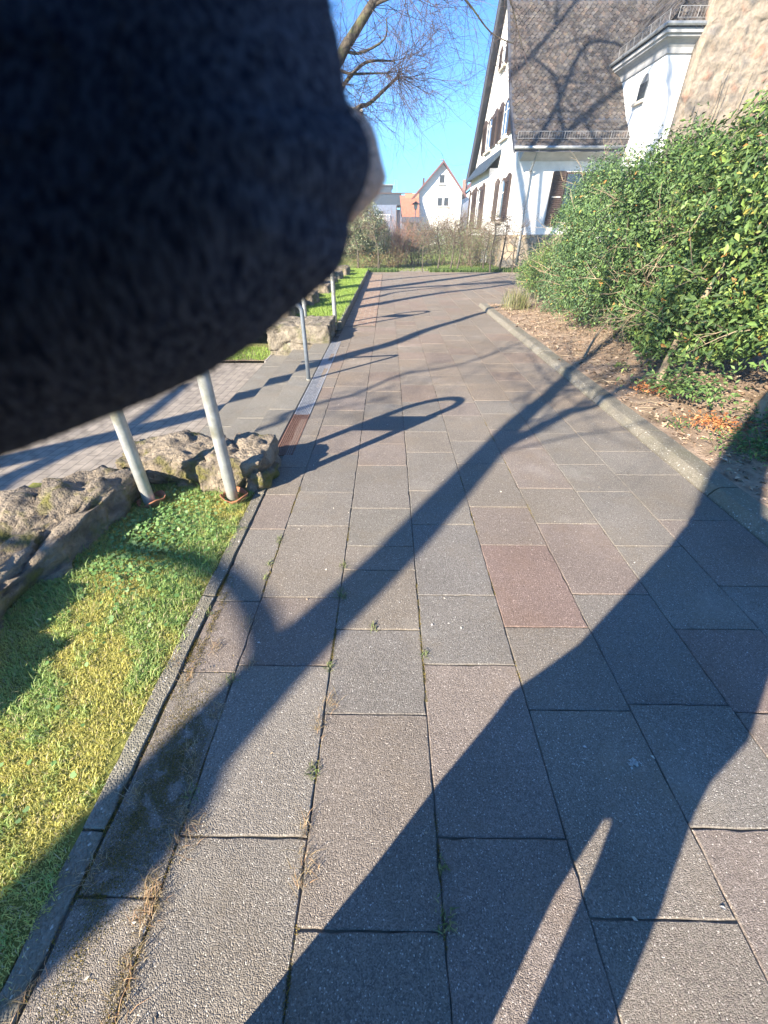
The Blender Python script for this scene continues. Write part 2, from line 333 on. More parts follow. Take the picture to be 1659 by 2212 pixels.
# per-thing fleece fibre pattern: stretched noise at millimetre scale
def fleece(m):
    n=m.node_tree.nodes; l=m.node_tree.links; tc=n['Texture Coordinate']
    mp=n.new('ShaderNodeMapping'); mp.inputs['Rotation'].default_value=(0,rad(-32),0); mp.inputs['Scale'].default_value=(3200,2400,900)
    l.new(tc.outputs['Object'],mp.inputs[0])
    for x in n:
        if x.bl_idname=='ShaderNodeTexNoise': l.new(mp.outputs[0],x.inputs['Vector']); x.inputs['Detail'].default_value=4
        if x.bl_idname=='ShaderNodeBump': x.inputs['Distance'].default_value=.0006
fleece(m_black)
# ================================================================ GROUND
mb=MB(); mb.add([(-400,-400,-.32),(400,-400,-.32),(400,400,-.32),(-400,400,-.32)],[(0,1,2,3)])
struct(obj('ground',mb,mat('earth',(.13,.15,.05),(.18,.17,.08),2,1,.4,20)))
# base under the slabs (dark joints)
mb=MB(); mb.box(-.95,2.3,-1.6,22.0,-.31,-.007); mb.box(-1.25,-.95,3.0,7.55,-.31,-.03)
struct(obj('joint_bed',mb,m_dirt))
RED=(1.07,.99,.965); GREY=(1.04,1.03,1.01); BRN=(1.06,1.02,.97); BLU=(1.02,1.02,1.01)
def slabcol(far):
    k=random.random(); b=random.uniform(.94,1.06)
    base=RED if k<.28 else BRN if k<.55 else BLU if k<.75 else GREY
    if far: base=tuple(a*bb for a,bb in zip(base,(1.04,.98,.93)))
    return tuple(a*b for a in base)
cols=[(-.868,-.642,[.342,1.06]),(-.638,-.242,[-.1,.485,1.093,1.496,2.114,2.528,3.146]),(-.238,.158,[-.33,.281,.881,1.293,1.705,1.916,2.321,2.938]),
      (.162,.558,[-.12,.489,1.106,1.517,2.137,2.549,3.181,3.611]),(.562,.958,[.31,.904,1.314,1.933,2.345,2.98,3.411]),
      (.962,1.358,[-.08,.519,.93,1.533,2.154,2.594,3.255]),(1.362,1.758,[.309,.9,1.31,1.93,2.55,2.97]),(1.762,2.262,[-.2,.4,1.0,1.6,2.2,2.8])]
mb=MB()
fixed0={(4,1.314):(1.2,.78,.73),(4,.904):(.98,.93,.87),(5,1.533):(1.1,.88,.84),(4,1.933):(1.1,.92,.86),(5,.93):(.95,.93,.92),(3,1.106):(.93,.95,.97),(2,1.293):(1.06,.97,.85),(2,.281):(1.04,.93,.86),(3,1.517):(.9,.93,.98),(6,.9):(1.12,.84,.8),(2,.881):(.92,.93,.95),(2,1.916):(1.02,1.03,.98)}
fixed={k:tuple(1+(v-1)*.5 for v in c) for k,c in fixed0.items()}
for ci,(x0,x1,js) in enumerate(cols):
    js=list(js)
    while js[0]>-1.5: js.insert(0,js[0]-random.choice([.41,.61]))
    while js[-1]<21.9:
        js.append(min(js[-1]+random.choice([.41,.41,.61]),22.0))
    for a,b in zip(js,js[1:]):
        g=.0018; c=fixed.get((ci,round(a,3)),slabcol(a>4.2)); dz=random.gauss(0,.0012)
        if b-a<.05: continue
        (ragslab(mb,x0-.0005,x1+.0005,a+g,b-g,-.1,dz,c) if a<5 else mb.bev(x0-.0005,x1+.0005,a+g,b-g,-.1,dz,.0025,c))
struct(obj('path',mb,m_slab))
# path widening to the right at its far end, past the bed
mb=MB(); x=2.27
while x<8.2:
    y=11.6
    while y<22:
        h=random.choice([.41,.61]); mb.bev(x,x+.396,y+.003,min(y+h,22)-.003,-.1,random.gauss(0,.0012),.004,slabcol(True)); y+=h
    x+=.4
struct(obj('path_widening',mb,m_slab))
mb=MB(); mb.box(2.3,8.3,11.5,22.0,-.31,-.007); struct(obj('joint_bed_widening',mb,m_dirt))
mb=MB(); mb.add([(.5,22.0,.002),(1.9,22.0,.002),(3.2,34,.002),(2.0,34,.002)],[(0,1,2,3)]); struct(obj('garden_path',mb,mat('gravel',(.2,.17,.15),(.27,.24,.2),25,1,.6,60)))
# small brown pavers along the left of the far path
mb=MB(); mb.add([(-.86,8.8,.008),(-.25,8.8,.008),(-.25,20.5,.008),(-.86,20.5,.008)],[(0,1,2,3)]); struct(obj('path_edging_pavers',mb,m_small))
# left flush kerb + near left
mb=MB(); y=-1.5
while y<2.9: ragslab(mb,-.95+random.gauss(0,.003),-.878,y,min(y+1.0,2.95)-.006,-.3,.008+random.gauss(0,.002),(1,1,1),.0022,.05); y+=1.0
struct(obj('kerb_left',mb,m_kerb))
# far left: raised kerb of the grass bed
mb=MB(); y=8.45
while y<21.4: mb.bev(-.955,-.875,y,y+.99,-.3,.145+random.gauss(0,.006),.015); y+=1.0
struct(obj('kerb_far_left',mb,m_kerb))
# right kerb, a row of concrete stones with sloping face
mb=MB(); y=-1.5
while y<11.3:
    y2=y+.99; z=.07+random.gauss(0,.004); x=2.27
    mb.prism([(x,-.3),(x,.01),(x+.03,z-.02),(x+.05,z-.004),(x+.08,z),(x+.19,z),(x+.2,z-.012),(x+.2,-.3)],1,y+.003,y2); y+=1.0
o=struct(obj('kerb_right',mb,m_kerb))
# soil bed
def sheet(name,x0,x1,y0,y1,nx,ny,zf,m):
    xs=np.linspace(x0,x1,nx); ys=np.linspace(y0,y1,ny); V=[(a,b,zf(a,b)) for b in ys for a in xs]
    F=np.array([(j*nx+i,j*nx+i+1,(j+1)*nx+i+1,(j+1)*nx+i) for j in range(ny-1) for i in range(nx-1)])
    return struct(raw(name,V,F,None,m,smooth=True))
def soilz(a,b): return .058+.02*mnoise.noise(Vector((a*2,b*2,0)))+.012*mnoise.noise(Vector((a*9,b*9,3)))+max(0,a-3.0)*.06
sheet('soil_bed',2.46,8.4,-1.6,11.45,70,130,soilz,m_soil)
# near-left lawn, far raised lawn
def lawnz(a,b): return .0+.012*mnoise.noise(Vector((a*3,b*3,0)))+.02*max(0,-a-1.0)
sheet('lawn_near',-2.6,-.95,-1.6,2.6,40,80,lawnz,m_lawn)
def lawnz2(a,b): return .13+.02*mnoise.noise(Vector((a*2,b*2,0)))
sheet('lawn_raised',-6,-.95,8.1,22.5,50,100,lawnz2,m_lawn)
sheet('garden_lawn',-14,22,22.0,62,60,80,lambda a,b:-.01+.03*mnoise.noise(Vector((a*.3,b*.3,0))),mat('garden_lawn_soil',(.11,.14,.04),(.15,.17,.06),6,1,.6,30))
# steps and courtyard
mb=MB()
for (x1,x0,z) in ((-.97,-1.255,0),(-1.255,-1.615,-.1),(-1.615,-1.99,-.2)):
    y=3.0
    while y<7.75:
        mb.bev(x0,x1-.002 if z<0 else x1,y+.002,min(y+1.2,7.75),-.32,z-.002,.008,(random.uniform(.92,1.05),)*3); y+=1.2
m_step=stonemat('step_concrete',(.12,.11,.09),(.30,.28,.235))
struct(obj('steps',mb,m_step))
mb=MB(); mb.add([(-12,1.9,-.302),(-1.99,1.9,-.302),(-1.99,7.21,-.302),(-12,7.21,-.302)],[(0,1,2,3)])
struct(obj('courtyard',mb,m_paver))
mb=MB(); mb.add([(-12,-3,-.306),(-2.5,-3,-.306),(-2.5,1.9,-.306),(-12,1.9,-.306)],[(0,1,2,3)]); struct(obj('courtyard_near',mb,m_paver))
sheet('verge_patch',-9,-1.95,7.2,8.3,30,10,lambda a,b:-.27+.02*mnoise.noise(Vector((a*3,b*3,0))),m_soil)
# drain gratings -----------------------------------------------------
def grating(y0,y1,m,label,name='drain_grate'):
    t=thing(name,label,'drain grate',(-.88,y0,0),'channel drain gratings at the top step')
    mb=MB(); mb.box(-.955,-.94,y0,y1,-.08,.004); mb.box(-.81,-.795,y0,y1,-.08,.004); obj('frame',mb,m,t)
    mb=MB(); n=7
    for i in range(n):
        x=-.935+i*.0178; mb.box(x,x+.010,y0,y1,-.03,.001)
    y=y0
    while y<y1: mb.box(-.94,-.81,y,y+.012,-.028,-.002); y+=.05
    obj('bars',mb,m,t)
grating(4.05,7.42,m_zinc,'long zinc channel grating, silvery, along the top step')
grating(3.12,4.045,m_rust,'short rusty brown channel grating nearest the boulder')
# ================================================================ HOOPS AND RAIL
def hoop(x0,x1,y0,y1,top,z0,r,label,collar=True):
    t=thing('hoop_barrier',label,'hoop barrier',((x0+x1)/2,(y0+y1)/2,z0),'galvanised hoops with a sign plate')
    w2=abs(x1-x0)/2; cx=(x0+x1)/2; cy=(y0+y1)/2
    pts=[(x0,y0,z0-.1),(x0,y0,z0+.4),(x0,y0,top-w2)]
    for k in range(1,12):
        a=math.pi*k/12; pts.append((cx-w2*math.cos(a),y0+(y1-y0)*k/12,top-w2+w2*math.sin(a)))
    pts+=[(x1,y1,top-w2),(x1,y1,z0+.4),(x1,y1,z0-.1)]
    mb=MB(); mb.tube(pts,r,16); o=obj('hoop_tube',mb,m_galv,t); autosmooth(o,50)
    mb=MB(); mb.box(x0+.0,x1-.0,(y0+y1)/2-r-.006,(y0+y1)/2-r-.002,z0+.9,z0+1.15); obj('sign_plate',mb,mat('sign_back',(.5,.5,.5),(.42,.42,.43),5,.5,metal=.3),t)
    for (a,b) in ((x0,y0),(x1,y1)):
        for zz in (.93,1.08): obj('clamp',MB().tube([(a,b,z0+zz),(a,b,z0+zz+.04)],r+.005,12),m_galv,t)
    if collar:
        for (a,b,lean) in ((x0,y0,.02),(x1,y1,.0)):
            rings=[]
            for (rr,z) in ((.055,-.02),(.078,.035),(.088,.05),(.08,.05),(.068,.02)):
                rings.append([(a+.01+rr*math.cos(q)*1.1,b+.01+rr*math.sin(q),z0+z+lean*math.cos(q)+(.012*math.sin(3*q+a*9))) for q in np.linspace(0,2*math.pi,17)[:-1]])
            mb=MB(); mb.loft(rings,cap=False); obj('terracotta_collar',mb,m_terra,t,smooth=True)
    return t
hoop(-1.612,-1.067,2.341,2.404,1.5,.0,.038,'thick pale steel hoop in the near grass beside the boulders')
hoop(-1.55,-1.0,8.42,8.46,1.55,.1,.038,'steel hoop on the far raised grass bed beyond the stone block',False)
t=thing('handrail','slim grey steel handrail standing on the step treads','handrail',(-1.0,5.25,0))
pts=[(-.999,5.246,-.05),(-.999,5.246,.4),(-1.0,5.25,.78)]
for k in range(1,9):
    a=math.pi/2*k/8*.86; pts.append((-1.0-.08*(1-math.cos(a)),5.25,.78+.08*math.sin(a)))
pts+=[(-1.6,5.27,.74),(-2.0,5.29,.56)]
for k in range(1,7):
    a=math.pi/2*k/6; pts.append((-2.0-.06*math.sin(a),5.29,.56-.07*(1-math.cos(a))))
mb=MB(); mb.tube(pts,.025,12); obj('rail_tube',mb,mat('rail_steel',(.3,.34,.38),(.22,.26,.3),14,.35,metal=.6),t,smooth=True)
mb=MB(); mb.tube([(-.999,5.246,-.002),(-.999,5.246,.012)],.03,14); obj('foot_ring',mb,m_galv,t)
# ================================================================ STONES
def rock(name,label,verts_box,m,seed,disp=.06,sub=5,cat='boulder',group='rough stones edging the grass',fine=.02,round_=.5):
    (x0,x1,y0,y1,z0,z1)=verts_box
    import bmesh
    bm=bmesh.new(); bmesh.ops.create_cube(bm,size=2); bmesh.ops.subdivide_edges(bm,edges=bm.edges[:],cuts=2**sub//2,use_grid_fill=True)
    c=Vector(((x0+x1)/2,(y0+y1)/2,(z0+z1)/2)); h=Vector(((x1-x0)/2,(y1-y0)/2,(z1-z0)/2)); mn=min(h)
    for v in bm.verts:
        p=v.co.copy(); q=p.normalized()*(1.0+.25*(p.length-1)); e=p.lerp(Vector((math.copysign(abs(q.x)**.8,q.x),math.copysign(abs(q.y)**.8,q.y),math.copysign(abs(q.z)**.8,q.z))),round_)
        wv=Vector((e.x*h.x,e.y*h.y,e.z*h.z))+c; s=Vector((seed,seed*2,0)); nrm=p.normalized()
        d=disp*mnoise.noise(wv*1.7+s)+disp*.55*mnoise.noise(wv*4.5+s)+fine*mnoise.noise(wv*13+s)+fine*.5*mnoise.noise(wv*32+s)
        cr=abs(mnoise.noise(wv*3.1+s*1.7)); d-=fine*1.6*max(0,.09-cr)/.09
        v.co=wv+nrm*d
    V=np.array([v.co for v in bm.verts]); F=[tuple(v.index for v in f.verts) for f in bm.faces]; bm.free()
    loc=(c.x,c.y,max(z0,0)); o=link(name,mesh(name,V,F,None,loc,True),m,None,loc); tag(o,label,cat,group); return o
def rotz(o,a): o.rotation_euler.z=a
o=rock('boulder','long craggy brown boulder lying left of the near grass, at the left frame edge',(-2.42,-1.74,.45,2.56,-.4,.21),m_rock,3.1,.17,6,fine=.045,round_=.25); rotz(o,rad(-3))
o=rock('boulder','flat topped mossy boulder behind the thick near hoop posts',(-2.0,-1.25,2.56,3.02,-.35,.24),m_rock,7.7,.07,6,fine=.03,round_=.4)
o=rock('boulder','rounded boulder end stone beside the rusty grating and the near post',(-1.33,-.86,2.5,3.0,-.3,.26),m_rock,1.3,.06,6,fine=.028,round_=.5)
o=rock('boulder','small low boulder sunk in weeds at the left frame edge',(-2.95,-2.4,1.4,2.1,-.4,-.05),m_rock,9.3,.1,5)
o=rock('stone_block','squared weathered sandstone block at the far end of the steps',(-2.03,-.97,7.3,8.25,-.22,.27),m_rock2,5.2,.045,6,'stone block',None,.03,.14)
ys=[8.9,9.9,10.9,12,13.1,14.3,15.6,17,18.5,20]
lab=['lowest','moss capped','split','broad','pale','dark','narrow','tilted','round','farthest']
where=['just behind the sandstone block','second behind the sandstone block','beside the far hoop post','halfway along the raised bed','left of the lit grass strip','beyond the halfway shadow band','in the far third of the raised bed','near the holly end of the bed','next to last before the garden','at the garden end of the raised bed']
for i,y in enumerate(ys):
    x=-2.25+.02*y+random.uniform(-.12,.12); rock('edging_stone',f'{lab[i]} rough edging stone {where[i]}',(x-.33,x+.3,y-.5,y+.52,-.1,.34+random.uniform(-.05,.06)),m_rock2 if i%2 else m_rock,11+i,.09,4,'edging stone','row of rough stones along the raised bed')
m_found=mat('step_cheek',(.3,.28,.25),(.24,.22,.2),8,.9)
mb=MB(); mb.box(-2.02,-1.99,6.93,7.6,-.32,-.2); mb.box(-2.02,-1.0,7.45,8.1,-.32,-.2); struct(obj('step_foundation',mb,m_found))
# ================================================================ PERSON (photographer, glove over the lens)
def ap(a,p,z): q=D*a+NP_*p; return (q[0],q[1],z)
A0=-.45
cxy=D*A0+NP_*.2
person=thing('person','person in dark coat and trousers holding a black fleece gloved hand across the view','person',(cxy[0],cxy[1],0))
def cw(r,u,f):   # camera frame: right, up, forward  -> world
    fw=Vector((0,math.cos(PITCH),-math.sin(PITCH))); up=Vector((0,math.sin(PITCH),math.cos(PITCH)))
    v=Vector((1,0,0))*r+up*u+fw*f; v.rotate(Matrix.Rotation(YAW,3,'Z')); return v+Vector((0,0,H))
DG=.030
def blob(outline,depth,thick,centre,n=14,fuzz=0.,seed=0.):
    k=depth/890; O=[((x-829.5)*k,-(y-1106)*k) for x,y in outline]
    # resample
    P=[];m=len(O)
    for i in range(m):
        p0,p1,p2,p3=[np.array(O[(i+j)%m]) for j in (-1,0,1,2)]
        L=np.linalg.norm(p2-p1); ns=max(2,int(L/.0007))
        ns=min(ns,60)
        for t in np.arange(ns)/ns: P.append(.5*((2*p1)+(p2-p0)*t+(2*p0-5*p1+4*p2-p3)*t*t+(3*p1-p0-3*p2+p3)*t**3))
    c=np.array([(centre[0]-829.5)*k,-(centre[1]-1106)*k]); rings=[]
    for j in range(-n,n+1):
        a=j/n*math.pi/2*.985; s=math.cos(a)**.55; dd=thick*math.sin(a)
        ring=[]
        for p in P:
            q=c+(p-c)*s; f=depth+dd; wv=Vector((q[0]*240+seed,q[1]*240,f*240)); z=mnoise.noise(wv)*fuzz+mnoise.noise(wv*3.3)*fuzz*.5
            q2=q*(f/depth)          # keep the near half inside the same silhouette cone
            q2=c+(q2-c)*(1+z*.0)+ (q-c)/max(np.linalg.norm(q-c),1e-6)*z
            ring.append(tuple(cw(q2[0],q2[1],f+z)))
        rings.append(ring)
    mb=MB(); mb.loft(rings); return mb
out=[(640,-520),(690,-200),(712,0),(727,70),(738,130),(746,190),(757,240),(778,262),(792,292),(800,325),(800,362),(790,402),(774,437),(757,466),(754,505),(747,540),(737,572),(716,600),(680,632),(630,676),(562,732),(453,800),(333,860),(202,911),(82,957),(0,987),(-250,1060),(-700,1120),(-1100,900),(-1150,300),(-900,-300),(-300,-700),(300,-780)]
g=obj('glove',blob(out,DG,.011,(60,200),16,.00010),m_black,person,smooth=True)
out2=[(700,120),(735,200),(760,228),(796,262),(815,300),(824,345),(832,380),(826,405),(808,430),(790,452),(770,474),(745,482),(700,440),(640,300)]
obj('glove_lining',blob(out2,DG+.004,.0022,(690,320),7,.00022,5.),m_line,g,smooth=True)
# fuzz on the glove outline and face
nF=16000; V0=np.array([v.co[:] for v in g.data.vertices])+np.array(LOC[person]); N0=np.array([v.normal[:] for v in g.data.vertices])
ix=R.integers(0,len(V0),nF); P=V0[ix]+R.normal(0,.00025,(nF,3)); Nn=unit(N0[ix]+R.normal(0,.5,(nF,3))); L=R.uniform(.0003,.0009,nF)[:,None]
sdv=unit(np.cross(Nn,R.normal(size=(nF,3))))*.00004; bend=R.normal(0,.3,(nF,3))*L
V=np.stack([P-sdv,P+sdv,P+Nn*L+bend],1).reshape(-1,3); F=np.arange(nF*3).reshape(-1,3)
raw('fleece_pile',V,F,None,m_black,g)
# phone behind the lens
ph=thing('smartphone','smartphone held up by the person, its lens taking the view','smartphone',tuple(cw(-.03,-.05,-.012)))
def slab(r0,r1,u0,u1,f0,f1):
    v=[tuple(cw(r,u,f)) for f in (f0,f1) for r,u in ((r0,u0),(r1,u0),(r1,u1),(r0,u1))]; return MB().add(v,[(3,2,1,0),(4,5,6,7),(0,1,5,4),(1,2,6,5),(2,3,7,6),(3,0,4,7)])
obj('body',slab(-.075,.018,-.12,.048,-.014,-.005),m_black,ph); obj('screen',slab(-.073,.016,-.118,.046,-.0152,-.0142),m_glass,ph)
# body: one skinned mesh
def skin(name,V,E,Rr,m,parent,root=0):
    me=bpy.data.meshes.new(name); lc=Vector(LOC[parent]); me.from_pydata([tuple(Vector(v)-lc) for v in V],E,[]); o=bpy.data.objects.new(name,me); C.objects.link(o); o.parent=parent; LOC[o]=LOC[parent]
    md=o.modifiers.new('skin','SKIN'); md.use_smooth_shade=True
    for i,r in enumerate(Rr):
        sv_=me.skin_vertices[0].data[i]; sv_.radius=(r,r) if np.isscalar(r) else r; sv_.use_root=(i==root)
    s=o.modifiers.new('sub','SUBSURF'); s.levels=1; s.render_levels=2; me.materials.append(m); return o
P_=lambda p,z,a=0.: ap(A0+a,p,z)
V=[P_(.17,.92),P_(.19,1.15),P_(.2,1.38),P_(.2,1.5,.02),P_(.2,1.6,.05),P_(.2,1.70,.06),   # pelvis..head
   P_(.0,.88),P_(-.02,.48,.03),P_(.0,.08),P_(.0,.03,.16), P_(.28,.88),P_(.255,.48,.02),P_(.23,.08),P_(.22,.03,.16),
   P_(.03,1.42),tuple(Vector(cw(-.16,-.18,-.30))),tuple(Vector(cw(-.13,-.03,-.06))),tuple(Vector(cw(-.09,.0,.012))),
   P_(.37,1.42),P_(.40,1.18,.12),tuple(Vector(cw(.08,-.14,-.10))),tuple(Vector(cw(.03,-.1,-.02)))]
E=[(0,1),(1,2),(2,3),(3,4),(4,5),(0,6),(6,7),(7,8),(8,9),(0,10),(10,11),(11,12),(12,13),(2,14),(14,15),(15,16),(16,17),(2,18),(18,19),(19,20),(20,21)]
RR=[.14,.13,.15,.06,.085,.095,.09,.06,.045,.04,.09,.06,.045,.04,.07,.05,.035,.018,.07,.05,.035,.02]
body=skin('body',V,E,RR,m_skin,person)
# left hand: palm joins the glove; right hand: five fingers on the phone
for i,(dr,ln) in enumerate(((.02,.055),(.0,.06),(-.02,.057),(-.04,.045))):
    a=cw(.035,-.06+dr*.9,-.03); b=cw(.03,-.06+dr*.9,-.003+.004); c_=cw(.0,-.062+dr*.9,.004) if i else cw(.005,-.07+dr,.004)
    mb=MB(); limb(mb,[tuple(a),tuple(b),tuple(c_)],.009,.007,8); obj('finger',mb,m_skin,body,smooth=True)
mb=MB(); limb(mb,[tuple(cw(.04,-.09,-.02)),tuple(cw(.03,-.08,-.022)),tuple(cw(.005,-.06,-.022))],.011,.008,8); obj('thumb',mb,m_skin,body,smooth=True)
def ring(a,p0,p1,dep,z,n=20):
    c=(p0+p1)/2; h=(p1-p0)/2; return [ap(A0+a+dep*math.sin(q),c+h*math.cos(q),z) for q in np.linspace(0,2*math.pi,n+1)[:-1]]
mb=MB(); mb.loft([ring(0,-.33,.10,.1,.1),ring(0,-.31,.10,.1,.36),ring(0,-.31,.105,.1,.52),ring(0,-.30,.14,.1,.67),ring(0,-.30,.34,.1,.76),ring(0,-.26,.36,.13,.84),ring(0,-.20,.43,.16,.97),ring(0,-.15,.46,.16,1.24),ring(.0,-.12,.46,.15,1.4),ring(.0,-.10,.44,.14,1.5),ring(.02,-.09,.40,.13,1.62),ring(.03,-.06,.36,.13,1.74),ring(.03,.0,.3,.09,1.84)]); obj('coat',mb,m_cloth,person,smooth=True)  # unseen; left bulk and hood are shaped for the shadow they cast
for p,pp,s in (((.0,.11),(-.02,.095),1),((.165,.34),(.155,.285),2)):
    mb=MB(); mb.loft([ring(0,pp[0],pp[1],.07,.05),ring(0,pp[0],pp[1]+.005,.07,.36),ring(0,p[0]-.005 if s==2 else p[0],p[1]-.01,.09,.6),ring(0,p[0]-.02,p[1],.1,.8)]); obj('trouser_leg',mb,m_denim,person,smooth=True)
    mb=MB(); mb.loft([ring(.0,pp[0],pp[1],.08,.0),ring(.04,pp[0],pp[1],.13,.03),ring(.0,pp[0]+.01,pp[1]-.01,.06,.1)]); obj('shoe',mb,m_cloth,person,smooth=True)
for a_,b_,c_ in ((V[14],V[15],V[16]),(V[18],V[19],V[20])):
    mb=MB(); limb(mb,[a_,b_,c_],.095,.055,12); obj('sleeve',mb,m_cloth,person,smooth=True)
hc=Vector(P_(.2,1.74,.04)); mb=MB(); mb.loft([[tuple(hc+Vector((.1*math.cos(q)*math.cos(e),.11*math.sin(q)*math.cos(e),.09*math.sin(e)))) for q in np.linspace(0,2*math.pi,17)[:-1]] for e in np.linspace(-.4,1.5,8)]); obj('hair',mb,m_hair,person,smooth=True)
# ================================================================ TREES that stand left of the path
def up_from(g,z,off=0.):   # the point at height z whose shadow falls on ground point g
    L=(z-g[2])/T; return (g[0]-D[0]*L,g[1]-D[1]*L,z)
def cropd(o,s,pts): return [((o[0]+a/s)/1.507,(o[1]+b/s)/1.507) for a,b in pts]
tb=thing('bare_tree','bare forked tree behind the photographer, known by its broad shadow over the slabs','tree',(-4.9,-3.9,0),'bare trees beside the path')
mb=MB()
g1=[G(60,2010),G(220,1830),G(400,1650),G(640,1400),G(880,1170),G(1050,985)]
z1=[2.3,2.45,2.6,2.85,3.1,3.3]
P1=[up_from(g,z) for g,z in zip(g1,z1)]
limb(mb,[(-4.9,-3.9,-.3),(-4.75,-3.8,1.2)]+P1,.16,.105,12,5)
fk=P1[-1]
f1=[up_from(G(x,y),z) for (x,y),z in zip([(1120,910),(1190,850),(1245,800)],[3.45,3.6,3.8])]
e1=limb(mb,[P1[-2],fk]+f1+[tuple(np.array(f1[-1])+np.array([1.2,1.8,.7])),tuple(np.array(f1[-1])+np.array([2.6,3.6,1.8]))],.12,.04,9)
f2=[up_from(G(x,y),z) for (x,y),z in zip([(1150,930),(1230,890),(1310,865)],[3.35,3.45,3.6])]
e2=limb(mb,[fk]+f2+[tuple(np.array(f2[-1])+np.array([1.5,1.4,.5]))],.065,.03,8)
s2=[up_from(G(x,y),z) for (x,y),z in zip([(545,1480),(575,1390),(535,1290),(450,1215),(350,1190),(220,1165),(60,1150)],[2.8,2.9,3.0,3.1,3.2,3.3,3.4])]
e3=limb(mb,s2,.055,.03,8)
obj('trunk',mb,m_bark,tb,smooth=True)
mb=MB()
for pts,rr in (e1,e2):
    for p in pts[4::3]:
        for k in range(3): twigs(mb,p,Vector((random.gauss(.4,.6),random.gauss(.6,.6),random.gauss(.6,.4))),random.uniform(.9,1.6),.014,2,.2)
obj('crown_twigs',mb,m_twig,tb)
tr4=thing('bare_tree','bare tree right behind the photographer, its limb shading the right of the bed','tree',ap(-5.5,3.6,0),'bare trees beside the path')
mb=MB(); s3=[up_from(ap(a_,p_,0),z) for a_,p_,z in ((2.35,1.3,3.0),(2.4,.5,3.0),(2.75,.18,3.05),(3.5,.06,3.15),(4.6,.04,3.3),(6.2,.08,3.6))]
limb(mb,[ap(-5.5,3.6,-.3),ap(-5.5,3.5,1.8)]+s3,.22,.16,12); limb(mb,[ap(-5.5,3.6,1.5),ap(-5.6,3.7,3.5),ap(-5.2,4.2,6)],.15,.05,8)
for p in s3[3:]:
    for k in range(2): twigs(mb,Vector(p),Vector((random.gauss(.7,.4),random.gauss(.3,.5),random.gauss(.4,.4))),1.,.014,1,.2)
obj('trunk',mb,m_bark,tr4,smooth=True)
# second tree: limbs crossing the middle path
tc_=thing('bare_tree','bare spreading tree left of the courtyard, its limbs shadowing the middle of the path','tree',(-8.6,-1.2,-.3),'bare trees beside the path')
mb=MB(); tw=MB()
O3=(1050,650);S3=2.074;O7=(800,850);S7=1.659
def sh(pix,z): return [up_from(G(*q),zz) for q,zz in zip(pix,z)]
S5=sh(cropd(O3,S3,[(0,1100),(250,1030),(500,960),(700,880),(900,820),(1140,750)]),[3.3,3.4,3.6,3.8,4.0,4.2])
S5=[up_from(G(270,935,-.3),2.9),up_from(G(520,855,-.2),3.1)]+S5
limb(mb,[(-8.6,-1.2,-.5),(-8.4,-1.0,1.2)]+[tuple((np.array((-8.4,-1.0,1.2))+np.array(S5[0]))/2+np.array([0,0,.3]))]+S5+[tuple(np.array(S5[-1])+np.array([1.5,1.3,.6]))],.2,.05,10)
S4=[up_from(G(*q,-.3),z) for q,z in zip([(-200,1120),(0,1040),(140,978),(275,925),(400,830)],[3.2,3.3,3.35,3.45,3.6])]
limb(mb,[(-8.4,-1.0,1.2)]+S4,.13,.05,8)
S9=sh(cropd(O7,S7,[(0,930),(200,830),(400,765),(560,728),(700,672),(850,612),(1100,572),(1300,512),(1480,440)]),[4.2,4.2,4.3,4.3,4.4,4.5,4.6,4.7,4.9])
p9,r9=limb(mb,[tuple(np.array(S9[0])+np.array([-2.,-1.5,-.6]))]+S9,.045,.012,6)
for i,p in enumerate(p9[8:]):
    if i%2==0: twigs(tw,p,Vector((random.gauss(.5,.4),random.gauss(.3,.5),random.gauss(.1,.4))),random.uniform(.5,1.0),.009,2,.1)
obj('trunk',mb,m_bark,tc_,smooth=True); obj('crown_twigs',tw,m_twig,tc_)
# third tree: far bands
td=thing('bare_tree','bare lichen grey tree at the far left of the raised bed, shadowing the far path','tree',(-7.5,8.6,-.3),'bare trees beside the path')
mb=MB(); tw=MB()
S6=sh(cropd(O3,S3,[(220,730),(500,680),(800,630),(1100,595),(1400,550)]),[4.4,5.0,5.8,6.6,7.4])
S7_=sh(cropd(O3,S3,[(250,680),(500,625),(800,590),(1100,540),(1280,510)]),[4.6,5.2,6.0,6.8,7.4])
S8=sh(cropd(O3,S3,[(300,555),(600,525),(900,500),(1080,493)]),[5.4,6.2,7.0,7.8])
limb(mb,[(-7.5,8.6-4.5,-.5),(-7.4,4.2,1.8)]+S6,.2,.08,10)
limb(mb,[(-7.4,4.2,1.8)]+S7_,.09,.03,8)
limb(mb,[(-7.4,4.2,1.8),tuple(np.array(S8[0])-np.array([1,1,.8]))]+S8,.15,.08,8)
for Pp in (S6,S7_,S8):
    for p in Pp[2:]:
        for k in range(3): twigs(tw,Vector(p),Vector((random.gauss(.5,.5),random.gauss(.3,.5),random.gauss(.6,.3))),random.uniform(1.,1.8),.014,2,.2)
obj('trunk',mb,m_bark,td,smooth=True); obj('crown_twigs',tw,m_twig,td)
